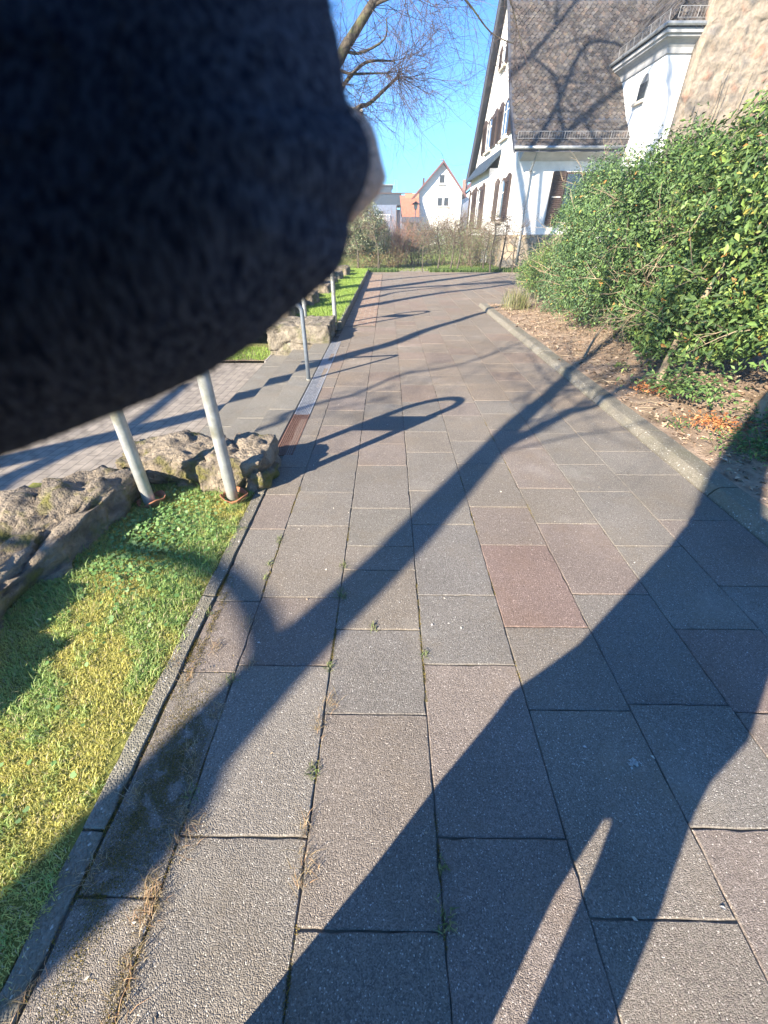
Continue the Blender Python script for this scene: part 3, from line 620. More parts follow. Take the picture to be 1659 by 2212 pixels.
# the tree seen above the glove
te=thing('bare_tree','tall bare tree whose mossy limb and fine twigs fill the sky above the path','tree',(-4.2,11.2,.1),'bare trees beside the path')
mb=MB(); tw=MB()
base=[(-4.2,11.2,-.1),(-4.0,11.2,1.8),(-3.2,11.3,3.0)]
La=[AY(700,165,11.4),AY(750,95,11.5),AY(800,15,11.6),AY(850,-60,11.8),AY(900,-170,12)]
a1=limb(mb,base+La,.14,.05,12)
Lb=[AY(700,240,11.8),AY(745,180,11.9),AY(790,135,12.0),AY(850,132,12.1)]
a2=limb(mb,[base[-1]]+Lb,.06,.014,8)
Lc=[AY(700,300,12.2),AY(770,235,12.3),AY(800,222,12.3),AY(860,165,12.4)]
a3=limb(mb,[base[-1]]+Lc,.06,.026,8)
Ld=[AY(700,165,11.8),AY(760,160,11.8),AY(835,158,11.9)]
a4=limb(mb,[base[-1]]+Ld,.04,.012,6)
Le=[AY(860,-120,11.8),AY(960,-40,12.0),AY(1010,5,12.2),AY(1060,70,12.4),AY(1110,95,12.5)]
a5=limb(mb,Le,.03,.008,5)
Lf=[AY(1000,-90,11.8),AY(1090,-20,12.0),AY(1115,50,12.2),AY(1130,110,12.3)]
a6=limb(mb,Lf,.02,.006,5)
Lg=[AY(800,15,11.6),AY(860,-10,11.6),AY(950,-20,11.6),AY(1000,0,11.7)]
limb(mb,Lg,.03,.015,5)
limb(mb,[AY(735,105,11.5),AY(775,115,11.5),AY(830,85,11.6),AY(835,40,11.7)],.03,.012,5)
def roofpt(x,y):
    a,b,c=ray(x,y)
    for Y in np.arange(23.8,31,.02):
        z=H+c*Y/b
        if z<=np.interp(Y,[p[0] for p in RP],[p[1] for p in RP]): return (a*Y/b,Y,z)
    return (a*28/b,28,9.)
RP=[(23.75,4.62),(25,5.69),(26.3,7.05),(27.7,8.8),(28.95,10.35),(30.45,12.15)]
def cast(pts,L): 
    return [(p[0]-D[0]*l,p[1]-D[1]*l,p[2]+T*l) for p,l in zip([roofpt(*q) for q in pts],L)]
top=[(-4.0,11.2,1.8),(-4.4,11.4,5),(-4.8,11.6,9)]
K1=cast([(1290,330),(1265,250),(1340,190),(1420,120)],[17.5,18,18.5,19]); K2=cast([(1090,190),(1140,130),(1200,60),(1265,-20)],[18.5,18.5,18.5,18.5])
K6=[(p[0]-D[0]*19,p[1]-D[1]*19,p[2]+T*19) for p in ((10.3,23.2,7.6),(10.9,22.7,6.2),(11.1,22.7,5.0),(10.7,22.7,3.6))]
K3=cast([(1215,300),(1208,240),(1200,170),(1150,125)],[18,18.3,18.6,18.5]); K4=cast([(1255,112),(1310,92),(1370,120),(1410,190)],[18.5,18.7,18.9,19]); K5=cast([(1200,310),(1260,260),(1310,215),(1350,190)],[17.6,17.8,18,18.2])
limb(mb,top+[K1[1]],.24,.14,10)
for K,r0 in ((K2,.16),(K3,.12),(K4,.11),(K5,.14),(K1,.1),(K6,.08)): 
    limb(mb,[top[-1]]+[tuple((np.array(top[-1])+np.array(K[0]))/2+np.array([0,0,.8]))]+K,r0,.07,9)
    for q in K:
        for _ in range(4): twigs(mb,Vector(q),Vector((random.gauss(0,.7),random.gauss(0,.7),random.gauss(.3,.5))),random.uniform(1.3,2.4),.035,1,.2)
obj('trunk',mb,m_bark,te,smooth=True)
def fan(p,d,L,n,r=.0065,depth=2,sp=.6,up=0):
    for k in range(int(n*2.3)): twigs(tw,Vector(p),Vector(d)+Vector((random.gauss(0,sp),random.gauss(0,sp),random.gauss(0,sp))),L*random.uniform(.6,1.1),r,depth,up,.55,3)
fan(Lc[-1],(.75,.2,.35),1.0,8); fan(Lc[-1],(.5,.0,-.2),.9,4); fan(Lc[2],(.5,.1,-.5),.8,3); fan(Lb[-1],(.7,.1,.2),.9,5,)
fan(Ld[-1],(.8,.1,.1),.9,6); fan(La[2],(.8,.1,.0),1.1,6); fan(La[1],(.8,.1,-.2),1.0,6); fan(La[0],(.8,.0,-.3),.9,6); fan(La[3],(.9,.1,-.1),1.3,5)
fan(AY(835,158,11.9),(.5,.1,-.4),.8,4); fan(AY(770,235,12.3),(.4,.1,.4),.8,5); fan(AY(740,180,11.9),(.5,0,.1),.7,5); fan(AY(745,250,12.3),(.4,0,-.3),.7,3)
for p in Le[1:]: fan(p,(.5,.1,-.5),.8,2,.005,2,.35)
for p in Lf[1:]: fan(p,(.2,.1,-.7),.7,2,.005,2,.3)
for p in (AY(930,-25,11.6),AY(880,-10,11.6)): fan(p,(.4,.1,-.5),.9,4,.006,2,.4)
obj('crown_twigs',tw,mat('dark_twig',(.07,.055,.06),(.12,.09,.08),20,.9),te)
# ================================================================ MAIN HOUSE
house=thing('house','large white gabled house with brown shutters and steep slate roof','house',(5.86,24.6,0))
prof=[(23.75,4.62),(25,5.69),(26.3,7.05),(27.7,8.8),(28.95,10.35),(30.45,12.15)]
cyc=30.45
full=prof+[(2*cyc-y,z) for y,z in prof[::-1][1:]]
wallp=[(24.6,1.4),(24.6,5.15)]+[(y,z-.28) for y,z in full if 25<=y<=36]+[(36.3,5.15),(36.3,1.4)]
mb=MB(); mb.prism(wallp,0,5.86,6.16); mb.box(6.16,10.6,24.6,24.9,1.4,5.1); mb.box(6.16,14,36.0,36.3,1.4,5.1); mb.box(13.7,14,24.9,36,1.4,5.1); obj('wall',mb,m_white,house)
mb=MB(); mb.box(5.8,10.7,24.54,24.9,-.2,1.4); mb.box(5.8,6.16,24.9,36.36,-.2,1.4); obj('stone_plinth',mb,m_masonry,house)
mb=MB(); mb.box(5.84,10.6,24.585,24.62,1.36,1.44); obj('plinth_ledge',mb,m_cream,house)
# roof deck + tiles
def slope_pts(pr,s):
    ac=0
    for (y0,z0),(y1,z1) in zip(pr,pr[1:]):
        l=math.hypot(y1-y0,z1-z0)
        if s<=ac+l or (y1,z1)==pr[-1]:
            t=(s-ac)/l; return y0+(y1-y0)*t,z0+(z1-z0)*t,(y1-y0)/l,(z1-z0)/l
        ac+=l
def deck(pr,x0,x1,th=.16):
    return MB().prism([*pr]+[(y,z-th) for y,z in pr[::-1]],0,x0,x1)
o=obj('roof',deck(full,5.5,20,.2),m_under,house)
def tiles(mb,org,ux,uv,un,W,S,tw_=.225,ex=.17,colf=None,clip=None):
    org=np.array(org);ux=np.array(ux);uv=np.array(uv);un=np.array(un); rows=int(S/ex)
    for j in range(rows):
        off=(j%2)*tw_/2
        for i in range(int(W/tw_)+1):
            u=i*tw_+off+random.gauss(0,.01); v=j*ex+random.gauss(0,.008)
            if u+tw_>W+.05: continue
            p=org+ux*u+uv*v
            if clip and not clip(p): continue
            h=.028+random.gauss(0,.008); hb=.006; L=ex*1.25; w=tw_*.95
            lo=[(0+.05,-.0),(w*.5,-.06),(w-.05,0.0),(w,.06),(w,L),(0,L),(0,.06)]
            k=random.gauss(0,.008); V=[p+ux*a+uv*b+un*((h if b<.08 else hb)+(k*(a/w-.5))) for a,b in lo]
            V+= [q-un*.02 for q in V[:4]]+[V[6]-un*.02]
            c=random.uniform(.5,1.15); rr=random.random(); tint=(1.08,.98,.92) if rr<.25 else (.95,1,1.04) if rr<.45 else (1,1,1)
            mb.add(V,[(0,1,2,3,4,5,6),(0,7,8,1),(1,8,9,2),(2,9,10,3),(6,11,7,0)],tuple(c*t for t in tint))
mb=MB()
for (y0,z0),(y1,z1) in zip(prof,prof[1:]):
    l=math.hypot(y1-y0,z1-z0); uv=(0,(y1-y0)/l,(z1-z0)/l); un=(0,-uv[2],uv[1])
    tiles(mb,(5.5,y0,z0),(1,0,0),uv,un,5.3 if z0<7 else 9,l)
obj('slate_tiles',mb,m_tile,o)
mb=MB()
for a,b in ((5.44,5.52),):
    mb.prism([(y,z+.03) for y,z in full]+[(y,z-.24) for y,z in full[::-1]],0,a,b)
hv=[(y,z) for y,z in full if y>=30.4]; mb.prism([(y,z-.2) for y,z in hv]+[(y,z-.75) for y,z in hv[::-1]],0,5.46,5.51)  # added deep dark strip, stands in for the shaded soffit of the far slope
obj('verge_board_shade',mb,m_under,house)
# gutter, snow guard, pipe
mb=MB(); mb.tube([(5.45,23.7,4.56),(10.65,23.7,4.56)],.065,10); obj('gutter',mb,m_gut,house,smooth=True)
def guard(par,p0,p1,up,h=.22):
    mb=MB(); p0=Vector(p0);p1=Vector(p1);up=Vector(up); L=(p1-p0).length; n=int(L/.11)
    mb.tube([p0+up*h,p1+up*h],.011,4); mb.tube([p0+up*.03,p1+up*.03],.008,4)
    for i in range(n+1):
        q=p0.lerp(p1,i/n); mb.tube([q+up*.02,q+up*h],.005 if i%6 else .014,4)
    obj('snow_guard',mb,mat('zinc_guard',(.3,.3,.3),rough=.5,metal=.3),par)
guard(house,(5.6,23.98,4.86),(10.5,23.98,4.86),(0,-.15,.99),.26)
mb=MB(); limb(mb,[(6.55,23.75,4.5),(6.54,23.9,4.42),(6.5,24.4,3.85),(6.5,24.5,3.6),(6.5,24.5,.1)],.05,.05,8,3); obj('downpipe',mb,m_gut,house,smooth=True)
mb=MB(); mb.prism([(23.8,4.5),(24.6,4.2),(24.6,4.95),(23.9,4.62)],0,5.95,10.5); obj('soffit',mb,m_soff,house)
# windows on the gable wall (plane X = const): frame, panes, curtain, shutters
def gwin(x,y0,y1,z0,z1,par,arch=.25,shut=(1.,1.),bars=True):
    n=8; ar=[(y0+(y1-y0)*k/n,z1-arch+arch*math.sin(math.pi*k/n)**.8) for k in range(n+1)]
    poly=[(y0,z0)]+ar+[(y1,z0)]
    fr=obj('window',MB().prism(poly,0,x-.03,x+.05),m_dkwood,par)
    cy=(y0+y1)/2; mb=MB()
    mb.prism([(y0+.1,z0+.1)]+[(y0+.1+(y1-y0-.2)*k/n,z1-.12-arch+arch*math.sin(math.pi*k/n)**.8) for k in range(n+1)]+[(y1-.1,z0+.1)],0,x-.04,x-.032); obj('pane',mb,m_glass,fr)
    mb=MB()
    for yy in (y0+.12,cy,y1-.12): mb.box(x-.06,x-.041,yy-.025,yy+.025,z0+.1,z1-.2)
    mb.box(x-.055,x-.041,y0+.12,y1-.12,(z0+z1)/2+.25,(z0+z1)/2+.3); mb.box(x-.055,x-.041,y0+.12,y1-.12,z0+.08,z0+.13)
    obj('glazing_bar',mb,m_white2,fr)
    obj('sill',MB().box(x-.14,x+.02,y0-.12,y1+.12,z0-.1,z0-.0),m_cream,fr)
    for sgn,yy,wd in ((-1,y0,shut[0]),(1,y1,shut[1])):
        if wd<=0: continue
        a=yy if sgn>0 else yy-wd; b=a+wd; tops=[(a,z1-arch*.9),(a+wd*.3,z1-arch*.3),(a+wd*.7,z1),(b,z1)] if sgn<0 else [(a,z1),(a+wd*.3,z1),(a+wd*.7,z1-arch*.3),(b,z1-arch*.9)]
        tops=[(a,z1-.05),(a+wd*.25,z1+.06),(a+wd*.6,z1+.06),(b,z1-.1)] if sgn<0 else [(a,z1-.1),(a+wd*.4,z1+.06),(a+wd*.75,z1+.06),(b,z1-.05)]
        s=obj('shutter',MB().prism([(a+.02,z0)]+tops+[(b-.02,z0)],0,x-.075,x-.04),m_wood,par)
        mb=MB(); z=z0+.12
        while z<z1-.2:
            mb.add([(x-.078,a+.1,z),(x-.078,b-.1,z),(x-.105,b-.1,z-.035),(x-.105,a+.1,z-.035),(x-.078,a+.1,z-.045),(x-.078,b-.1,z-.045)],[(0,1,2,3),(3,2,5,4),(0,3,4),(1,5,2)]); z+=.07
        mb.box(x-.1,x-.078,a+.03,a+.1,z0,z1-.05); mb.box(x-.1,x-.078,b-.1,b-.03,z0,z1-.05)
        obj('slats',mb,m_wood,s)
W=5.86
gwin(W,26.15,27.55,2.0,3.82,house,.35,(1.0,1.0))
gwin(W,27.2,28.7,5.45,6.95,house,.2,(1.0,1.0)); gwin(W,31.3,32.9,5.45,6.95,house,.2,(1.2,1.2))
gwin(W,29.75,30.75,8.5,9.35,house,.2,(.75,.5))
# bay
bay=obj('bay',MB().box(5.42,5.858,28.65,34.6,.0,4.35),m_white2,house)
obj('bay_roof',MB().prism([(5.1,4.28),(5.855,5.12),(5.855,4.9),(5.1,4.18)],1,28.3,34.9),m_slate,bay)
gwin(5.42,30.2,31.6,1.65,3.75,bay,.3,(.95,.95)); gwin(5.42,33.2,33.9,1.65,3.7,bay,.3,(.5,.4))
obj('bay_plinth',MB().box(5.36,5.42,28.6,34.66,-.1,1.35),m_masonry,bay)
# front-wall window with shutters (plane Y = const)
def fwin(y,x0,x1,z0,z1,par):
    fr=obj('window',MB().box(x0,x1,y-.02,y+.05,z0,z1),m_dkwood,par); obj('pane',MB().box(x0+.08,x1-.08,y-.03,y-.021,z0+.08,z1-.08),m_glass,fr)
    for a,b in ((x0-.62,x0),(x1,x1+.62)):
        s=obj('shutter',MB().prism([(a,z0-.1),(a,z1),(a+.1,z1+.03),(b-.1,z1+.03),(b,z1),(b,z0-.1),(b-.12,z0-.18),(a+.12,z0-.18)],1,y-.09,y-.05),m_wood,par)
        mb=MB(); z=z0+.02
        while z<z1-.1:
            mb.add([(a+.08,y-.094,z),(b-.08,y-.094,z),(b-.08,y-.125,z-.035),(a+.08,y-.125,z-.035),(a+.08,y-.094,z-.045),(b-.08,y-.094,z-.045)],[(3,2,1,0),(4,5,2,3),(4,3,0),(2,5,1)]); z+=.075
        obj('slats',mb,m_wood,s)
        obj('hinge',MB().box(a+.1,b-.1,y-.135,y-.13,(z0+z1)/2-.02,(z0+z1)/2+.03),m_cream,s)
fwin(24.6,8.2,9.4,1.95,3.82,house)
# wing
wing=thing('church_wing','tall white rendered wing with arched window and grey cornice, right of the slate roof','building',(10.5,22.7,0))
obj('wall',MB().box(10.5,16,22.7,30,-.2,7.15),m_white2,wing)
mb=MB(); mb.prism([(10.499,7.09),(9.8,3.0),(9.6,-.2),(10.499,-.2)],1,22.69,23.2)
obj('buttress',mb,m_white2,wing)
cor=MB()
cp=[(0,7.08),(.06,7.1),(.08,7.25),(.14,7.34),(.24,7.42),(.34,7.46),(.36,7.52),(.42,7.54),(.42,7.66)]
cor.loft([[(10.5-o_,22.7-o_,z),(16,22.7-o_,z),(16,27,z),(10.5-o_,27,z)] for o_,z in cp])
obj('cornice',cor,mat('cornice_paint',(.33,.34,.35),(.28,.29,.3),4,.8),wing)
mb=MB(); mb.tube([(10.0,27,7.74),(10.0,22.2,7.74),(16,22.2,7.74)],.06,8); obj('gutter',mb,m_gut,wing)
mb=MB(); mb.add([(10.05,22.25,7.7),(16,22.25,7.7),(16,28.2,14.8),(13.0,28.2,11.2),(10.05,28.2,7.7),(13.0,25.2,11.2)],[(0,1,2,5),(0,5,3,4),(5,2,3)]); rf=obj('roof',mb,m_tile,wing)
mb=MB(); l=math.hypot(1,1.19); uv=np.array((1/l,0,1.19/l)); un=np.array((-1.19/l,0,1/l))
tiles(mb,(10.05,28.2,7.7),(0,-1,0),uv,un,5.95,4.2,clip=lambda p:p[0]-10.05<=p[1]-22.25)
uv2=(0,1/l,1.19/l); un2=(0,-1.19/l,1/l); tiles(mb,(10.05,22.25,7.7),(1,0,0),uv2,un2,5.5,3.5,clip=lambda p:p[0]-10.05>=p[1]-22.25)
obj('slate_tiles',mb,m_tile,rf)
guard(wing,(10.2,26.6,7.9),(10.2,22.6,7.9),(-.1,0,.99),.3); guard(wing,(10.4,22.4,7.9),(13,22.4,7.9),(0,-.1,.99),.3)
fr=obj('window',MB().prism([(23.6,6.05),(23.6,6.6),(23.75,6.8),(24.0,6.88),(24.2,6.8),(24.35,6.6),(24.35,6.05)],0,10.47,10.52),m_gut,wing)
obj('pane',MB().box(10.455,10.469,23.68,24.27,6.1,6.6),m_glass,fr); obj('sill',MB().box(10.36,10.5,23.5,24.5,5.95,6.05),m_cream,fr)
# stone tower
tw_=thing('stone_tower','weathered beige rubble stone tower wall rising behind the hedge','tower',(11.39,22,0))
import bmesh
def bumpwall(x0,x1,y,z0,z1,nx,nz,side=False):
    V=[];
    for j in range(nz+1):
        for i in range(nx+1):
            a=x0+(x1-x0)*i/nx; z=z0+(z1-z0)*j/nz; d=.1*mnoise.noise(Vector((a*1.1,z*1.1,2)))+.07*mnoise.noise(Vector((a*3.5,z*3.5,5)))+.04*mnoise.noise(Vector((a*9,z*9,1)))
            V.append((y+d if side else a, a if side else y+d, z))
    F=[(j*(nx+1)+i,j*(nx+1)+i+1,(j+1)*(nx+1)+i+1,(j+1)*(nx+1)+i) for j in range(nz) for i in range(nx)]
    return V,F
mb=MB(); mb.add(*bumpwall(11.39,21,22,-.2,15,140,200)); mb.box(11.39,21,22.12,22.66,-.2,14.9)
obj('wall',mb,m_church,tw_,smooth=True)
mb=MB(); 
for k in range(26):
    x=random.uniform(11.45,13.4); z=random.uniform(1.5,3.5); pts=[(x,21.93,z)]
    for s in range(random.randint(5,10)): pts.append((pts[-1][0]+random.gauss(.02,.07),21.88+random.gauss(0,.02),pts[-1][2]+random.uniform(.25,.5)))
    mb.tube(pts,[.014*(1-.6*i/len(pts)) for i in range(len(pts))],4)
tag(obj('climbing_vine',mb,m_cut),'dry leafless climbing vine stems clinging to the beige stone tower','climbing plant')
# ================================================================ FAR BUILDINGS
def farY(Y,x0,x1,z0,z1): return (x0,x1,Y,Y+8,z0,z1)
fh=thing('gabled_house','white gabled house with red roof edge at the end of the garden','house',(8.2,80,0))
pk=(8.1,10.1); mb=MB(); mb.prism([(4.7,-.3),(4.7,6.6),(pk[0],9.9),(11.3,6.5),(11.3,-.3)],1,80,90); obj('wall',mb,m_white,fh)
rt=.28
for (a,b) in (((3.5,5.75),(pk[0],pk[1]+.15)),((pk[0],pk[1]+.15),(11.9,6.1))):
    obj('roof_slope',MB().prism([a,b,(b[0],b[1]-rt),(a[0],a[1]-rt)],1,79.2,90.4),m_redroof,fh)
obj('side_wall',MB().box(3.9,4.69,80.6,90,-.3,5.6),m_white,fh)
def ffw(par,Y,x0,x1,z0,z1,two=False,m=m_grayw):
    f=obj('window',MB().box(x0,x1,Y-.06,Y-.01,z0,z1),m,par); mid=(x0+x1)/2
    if two: 
        obj('pane',MB().box(x0+.12,mid-.15,Y-.09,Y-.062,z0+.1,z1-.1),m_glass,f); obj('pane',MB().box(mid+.15,x1-.12,Y-.09,Y-.062,z0+.1,z1-.1),m_glass,f)
    else: obj('pane',MB().box(x0+.12,x1-.12,Y-.09,Y-.062,z0+.15,z1-.1),m_glass,f)
    obj('sill',MB().box(x0-.1,x1+.1,Y-.2,Y-.061,z0-.12,z0),m_cream,f)
ffw(fh,80,7.6,8.57,7.5,8.7,m=m_white2); ffw(fh,80,7.48,9.4,4.75,5.95,True,m_white2)
obj('chimney',MB().box(5.3,5.6,82,82.4,7.0,8.4),m_dkwood,fh); obj('weather_cap',MB().box(7.6,8.2,79.3,79.9,10.25,10.33),m_gut,fh)
ob=thing('orange_roofed_house','low building with steep orange tiled roof left of the white gabled house','house',(3.3,78,0))
obj('wall',MB().box(1.9,4.75,78.2,84,-.3,3.4),m_grayw,ob)
rr=obj('roof',MB().add([(2.1,77.8,3.35),(4.75,77.8,3.35),(4.65,79.5,6.1),(1.7,79.5,6.1),(1.7,84,6.1),(4.65,84,6.1)],[(0,1,2,3),(3,2,5,4)]),m_orange,ob)
obj('ridge_band',MB().box(2.5,4.66,79.3,79.6,5.7,6.35),mat('light_clay_tile',(.42,.18,.11)),rr)
obj('awning',MB().prism([(77.0,2.7),(77.8,3.4),(78.2,3.4),(78.2,2.7)],0,2.0,5.3),m_slate,ob); ffw(ob,78.2,2.8,3.6,1.6,2.2)
bb=thing('flat_roofed_house','grey blue house with flat slate clad upper floor and roof terrace','house',(-1,80,0))
obj('wall',MB().box(-6,1.32,80,90,-.3,4.98),m_grayw,bb); obj('upper_floor',MB().box(-6,2.0,81,90,4.981,6.5),m_slate,bb)
obj('roof_box',MB().box(-4.5,.5,82,90,6.51,7.5),m_slate,bb); obj('parapet',MB().box(-6,3.7,80.9,81.0,6.4,6.55),m_dkwood,bb); obj('side_wing',MB().box(1.33,2.0,80.5,88,-.3,4.4),m_grayw,bb)
obj('roof_edge',MB().box(-4.6,.7,81.8,90.1,7.5,7.62),m_gut,bb); obj('tiled_slope',MB().box(2.01,4.6,82.5,88,3,6.3),m_slate,bb)
mb=MB()
for x in np.arange(-2.5,.3,.22): mb.box(x,x+.03,79.6,79.63,2.9,3.7)
mb.box(-2.5,.3,79.6,79.63,3.7,3.76); obj('balcony_railing',mb,m_white2,bb); obj('downpipe',MB().tube([(1.25,79.9,4.9),(1.25,79.9,.2)],.06,6),m_dkwood,bb); ffw(bb,80,-1.9,-.7,3.3,4.3)
mb=MB(); mb.tube([(.9,82,7.5),(.9,82,8.2),(1.3,82,8.2),(1.3,82,6.5)],.03,4); obj('terrace_rail',mb,m_galv,bb)
rh=thing('red_roofed_house','part hidden pale house with red roof between the white gable and main house','house',(13,88,0))
mb=MB(); mb.prism([(11.9,-.3),(11.9,6.0),(13.5,7.0),(15,8.0),(17,6),(17,-.3)],1,88,95); obj('wall',mb,m_white,rh)
obj('roof_slope',MB().prism([(11.5,6.2),(15,9.0),(15,8.7),(11.5,5.9)],1,87.6,96),m_redroof,rh); obj('chimney',MB().box(12.6,13.2,89,89.6,7.0,8.8),m_brick,rh)
sh_=thing('garden_shed','grey lean-to annex beside the white gabled house','shed',(11.5,76,0)); obj('wall',MB().prism([(11.4,-.3),(11.4,5.0),(12.8,5.9),(14,5.4),(14,-.3)],1,76,79),m_grayw,sh_)
bt=thing('brick_building','brown brick building corner seen past the glove tip','building',(-3,40,0)); obj('wall',MB().box(-8,-1.93,40,46,-.3,8.55),m_brick,bt); obj('coping',MB().box(-8.1,-1.88,39.9,46.1,8.55,8.78),m_cream,bt)
lp=thing('street_lamp','slim street lamp with glass lantern in front of the orange roof','street lamp',(2.38,45,0))
obj('post',MB().tube([(2.36,45,-.3),(2.38,45,3.1)],[.05,.035],8),m_galv,lp)
mb=MB(); mb.loft([[(2.39+r_*math.cos(q),45+r_*math.sin(q),z) for q in np.linspace(0,2*math.pi,9)[:-1]] for r_,z in ((.06,3.1),(.15,3.25),(.17,3.5))]); obj('lantern',mb,mat('lamp_glass',(.5,.5,.5),rough=.3),lp)
mb=MB(); mb.loft([[(2.39+r_*math.cos(q),45+r_*math.sin(q),z) for q in np.linspace(0,2*math.pi,9)[:-1]] for r_,z in ((.36,3.5),(.34,3.55),(.1,3.68),(.02,3.74))]); obj('cap',mb,m_dkwood,lp)
# ================================================================ SHRUBS
GREEN=[(.09,.155,.05),(.065,.125,.04),(.15,.235,.075),(.045,.09,.032),(.12,.2,.055)]
GYEL=[(.145,.225,.05),(.225,.29,.08),(.09,.155,.045),(.06,.11,.035)]
DARK=[(.075,.14,.06),(.11,.19,.08),(.05,.1,.045),(.17,.25,.12)]
def shrub(label,lobes,n,L,cols,zmin=0,twigs_=10,cat='shrub',group=None,stems=3,name='shrub',br=0,leafm=None,shell=(.6,1.04),wr=.42,basez=0.):
    lobes=np.array(lobes,float); c0=lobes.mean(0); loc=(c0[0],c0[1],basez)
    t=thing(name,label,cat,loc,group)
    vol=(lobes[:,3]*lobes[:,4]+lobes[:,4]*lobes[:,5]+lobes[:,3]*lobes[:,5]); ix=R.choice(len(lobes),n*2,p=vol/vol.sum()); lb=lobes[ix]
    d=unit(R.normal(size=(n*2,3))); P0=lb[:,:3]+d*lb[:,3:6]
    nz=vnoise(P0,2.6,loc[1]); nz2=vnoise(P0,6.,3.)
    rr=R.uniform(shell[0],shell[1],n*2)+nz*.36+nz2*.12
    P=lb[:,:3]+d*lb[:,3:6]*rr[:,None]
    keep=(P[:,2]>zmin+.25*vnoise(P*np.array([1,1,0]),2.,1.))&(nz2+nz*.8>-.2)
    P=P[keep][:n]; d=d[keep][:n]; nzk=nz[keep][:n]; m=len(P)
    Nn=unit(d*.7+R.normal(0,.55,(m,3))+np.array([-.15,-.1,.35])); Ls=L*np.clip(R.lognormal(-.18,.33,m),.35,1.5)
    V,F=leaves(P,Nn,Ls,wr); c=pal(m,cols,None,.3); od=R.random(m)<.008; c[od]=np.array([.38,.2,.06]); od=R.random(m)<.012; c[od]=np.array([.36,.33,.08])
    raw('foliage',V,F,colrep(c,4),leafm or m_leaf,t)
    mb=MB(); lo=lobes[0]
    for k in range(stems):
        a=Vector((c0[0]+random.uniform(-.25,.25),c0[1]+random.uniform(-.3,.3),basez-.05)); l=lobes[random.randrange(len(lobes))]
        b=Vector((l[0]+random.uniform(-.3,.3),l[1]+random.uniform(-.3,.3),l[2]+l[5]*.5)); mid=a.lerp(b,.4)+Vector((random.gauss(0,.12),random.gauss(0,.12),0))
        limb(mb,[a,mid,b],.035,.012,6)
        for q in range(3): twigs(mb,mid.lerp(b,q/3),Vector((random.gauss(-.3,.6),random.gauss(0,.6),random.gauss(.3,.4))),.5,.009,1)
    for k in range(twigs_):
        l=lobes[random.randrange(len(lobes))]; dd=unit(np.array([[random.gauss(-.7,.5),random.gauss(-.3,.7),random.gauss(.2,.6)]]))[0]
        p=Vector(l[:3]+dd*l[3:6]*.75); 
        if p.z>zmin: twigs(mb,p,Vector(dd)+Vector((0,0,random.gauss(0,.4))),random.uniform(.25,.5),.006,1,.1)
    obj('branches',mb,m_cut,t)
    if name=='shrub': SH.append(t)
    return t
SH=[]
GH='evergreen shrubs of the hedge along the right bed'
shrub('tall glossy laurel at the right frame edge, nearest of the hedge',[(3.85,4.0,.75,.6,.8,.5),(4.37,3.1,1.84,1.05,0.9,1.05),(4.32,4.2,1.94,1.1,0.9,1.1),(4.52,3.6,2.44,0.85,0.9,0.6)],26000,.075,GYEL+GREEN,.5,14,group=GH,stems=5,basez=.1)
shrub('broad bright green laurel with a few orange leaves, second in the hedge',[(3.45,5.2,.6,.5,.7,.45),(4.17,5.3,1.54,1.05,0.9,1.1),(4.32,5.9,1.94,1,0.85,0.85),(3.72,5,0.94,0.75,0.6,0.6)],26000,.07,GREEN+GYEL,.28,14,group=GH,stems=4,basez=.1)
shrub('dense mid green shrub with bare pale twigs sticking out low, third in the hedge',[(4.12,6.9,1.44,1.05,0.95,1.15),(3.72,6.5,0.84,0.7,0.8,0.65),(4.22,7.4,1.84,0.95,0.8,0.82)],32000,.06,GREEN,.2,26,group=GH,stems=4,basez=.1)
shrub('dark green small leaved shrub in the middle of the hedge',[(4.02,8.5,1.39,1,0.95,1.15),(3.72,8.2,0.74,0.75,0.8,0.7),(4.02,9.1,1.79,0.9,0.8,0.82)],34000,.052,DARK+GREEN,.1,14,group=GH,basez=.1)
shrub('dark holly like shrub touching the brown front shutter',[(4.25,10.1,1.5,0.85,0.9,1.2),(3.85,10,0.6,0.65,0.8,0.6),(4.55,10.9,1.5,0.8,0.8,0.85),(4.22,10.7,1.95,.62,.65,.8)],32000,.05,DARK,.08,12,group=GH,basez=.1)
shrub('lighter green low shrub at the far end of the hedge by the path',[(4.3,11.9,0.75,0.8,0.8,0.7),(4.35,12.8,0.55,0.8,0.7,0.55)],20000,.045,GREEN+GYEL,.05,10,group=GH,basez=.05)
shrub('loose grey green bush in front of the house plinth',[(5.0,15.4,.62,.8,.9,.55),(5.6,16.6,.7,.8,.8,.6),(4.4,14.0,.5,.6,.7,.4)],12000,.045,[(.1,.16,.05),(.14,.19,.08),(.07,.11,.04)],0,14,group=GH)
# bed plants
def plant(label,c,r,n,L,cols,cat='plant',name='bed_plant',h=.2,group='low plants in the soil bed'):
    P=np.array(c)+R.normal(0,1,(n,3))*np.array([r,r,h*.4]); P[:,2]=np.maximum(P[:,2],c[2]-.0)
    Nn=unit(R.normal(0,.45,(n,3))+np.array([-.2,-.2,1])); V,F=leaves(P,Nn,L*R.uniform(.6,1.2,n),.42)
    loc=tuple(c); t=thing(name,label,cat,loc,group); raw('foliage',V,F,colrep(pal(n,cols),4),m_leaf,t)
    mb=MB()
    for k in range(8): mb.tube([(c[0]+random.gauss(0,r*.3),c[1]+random.gauss(0,r*.3),c[2]-.06),tuple(P[random.randrange(n)])],.004,4)
    obj('stems',mb,m_twig,t)
plant('low green shoots spilling toward the kerb under the second laurel',(3.05,4.25,.22),.20,700,.06,GREEN,h=.35)
plant('green ground cover patch at the big shadow edge on the bed',(3.0,3.02,.13),.16,700,.04,GREEN+GYEL,h=.1)
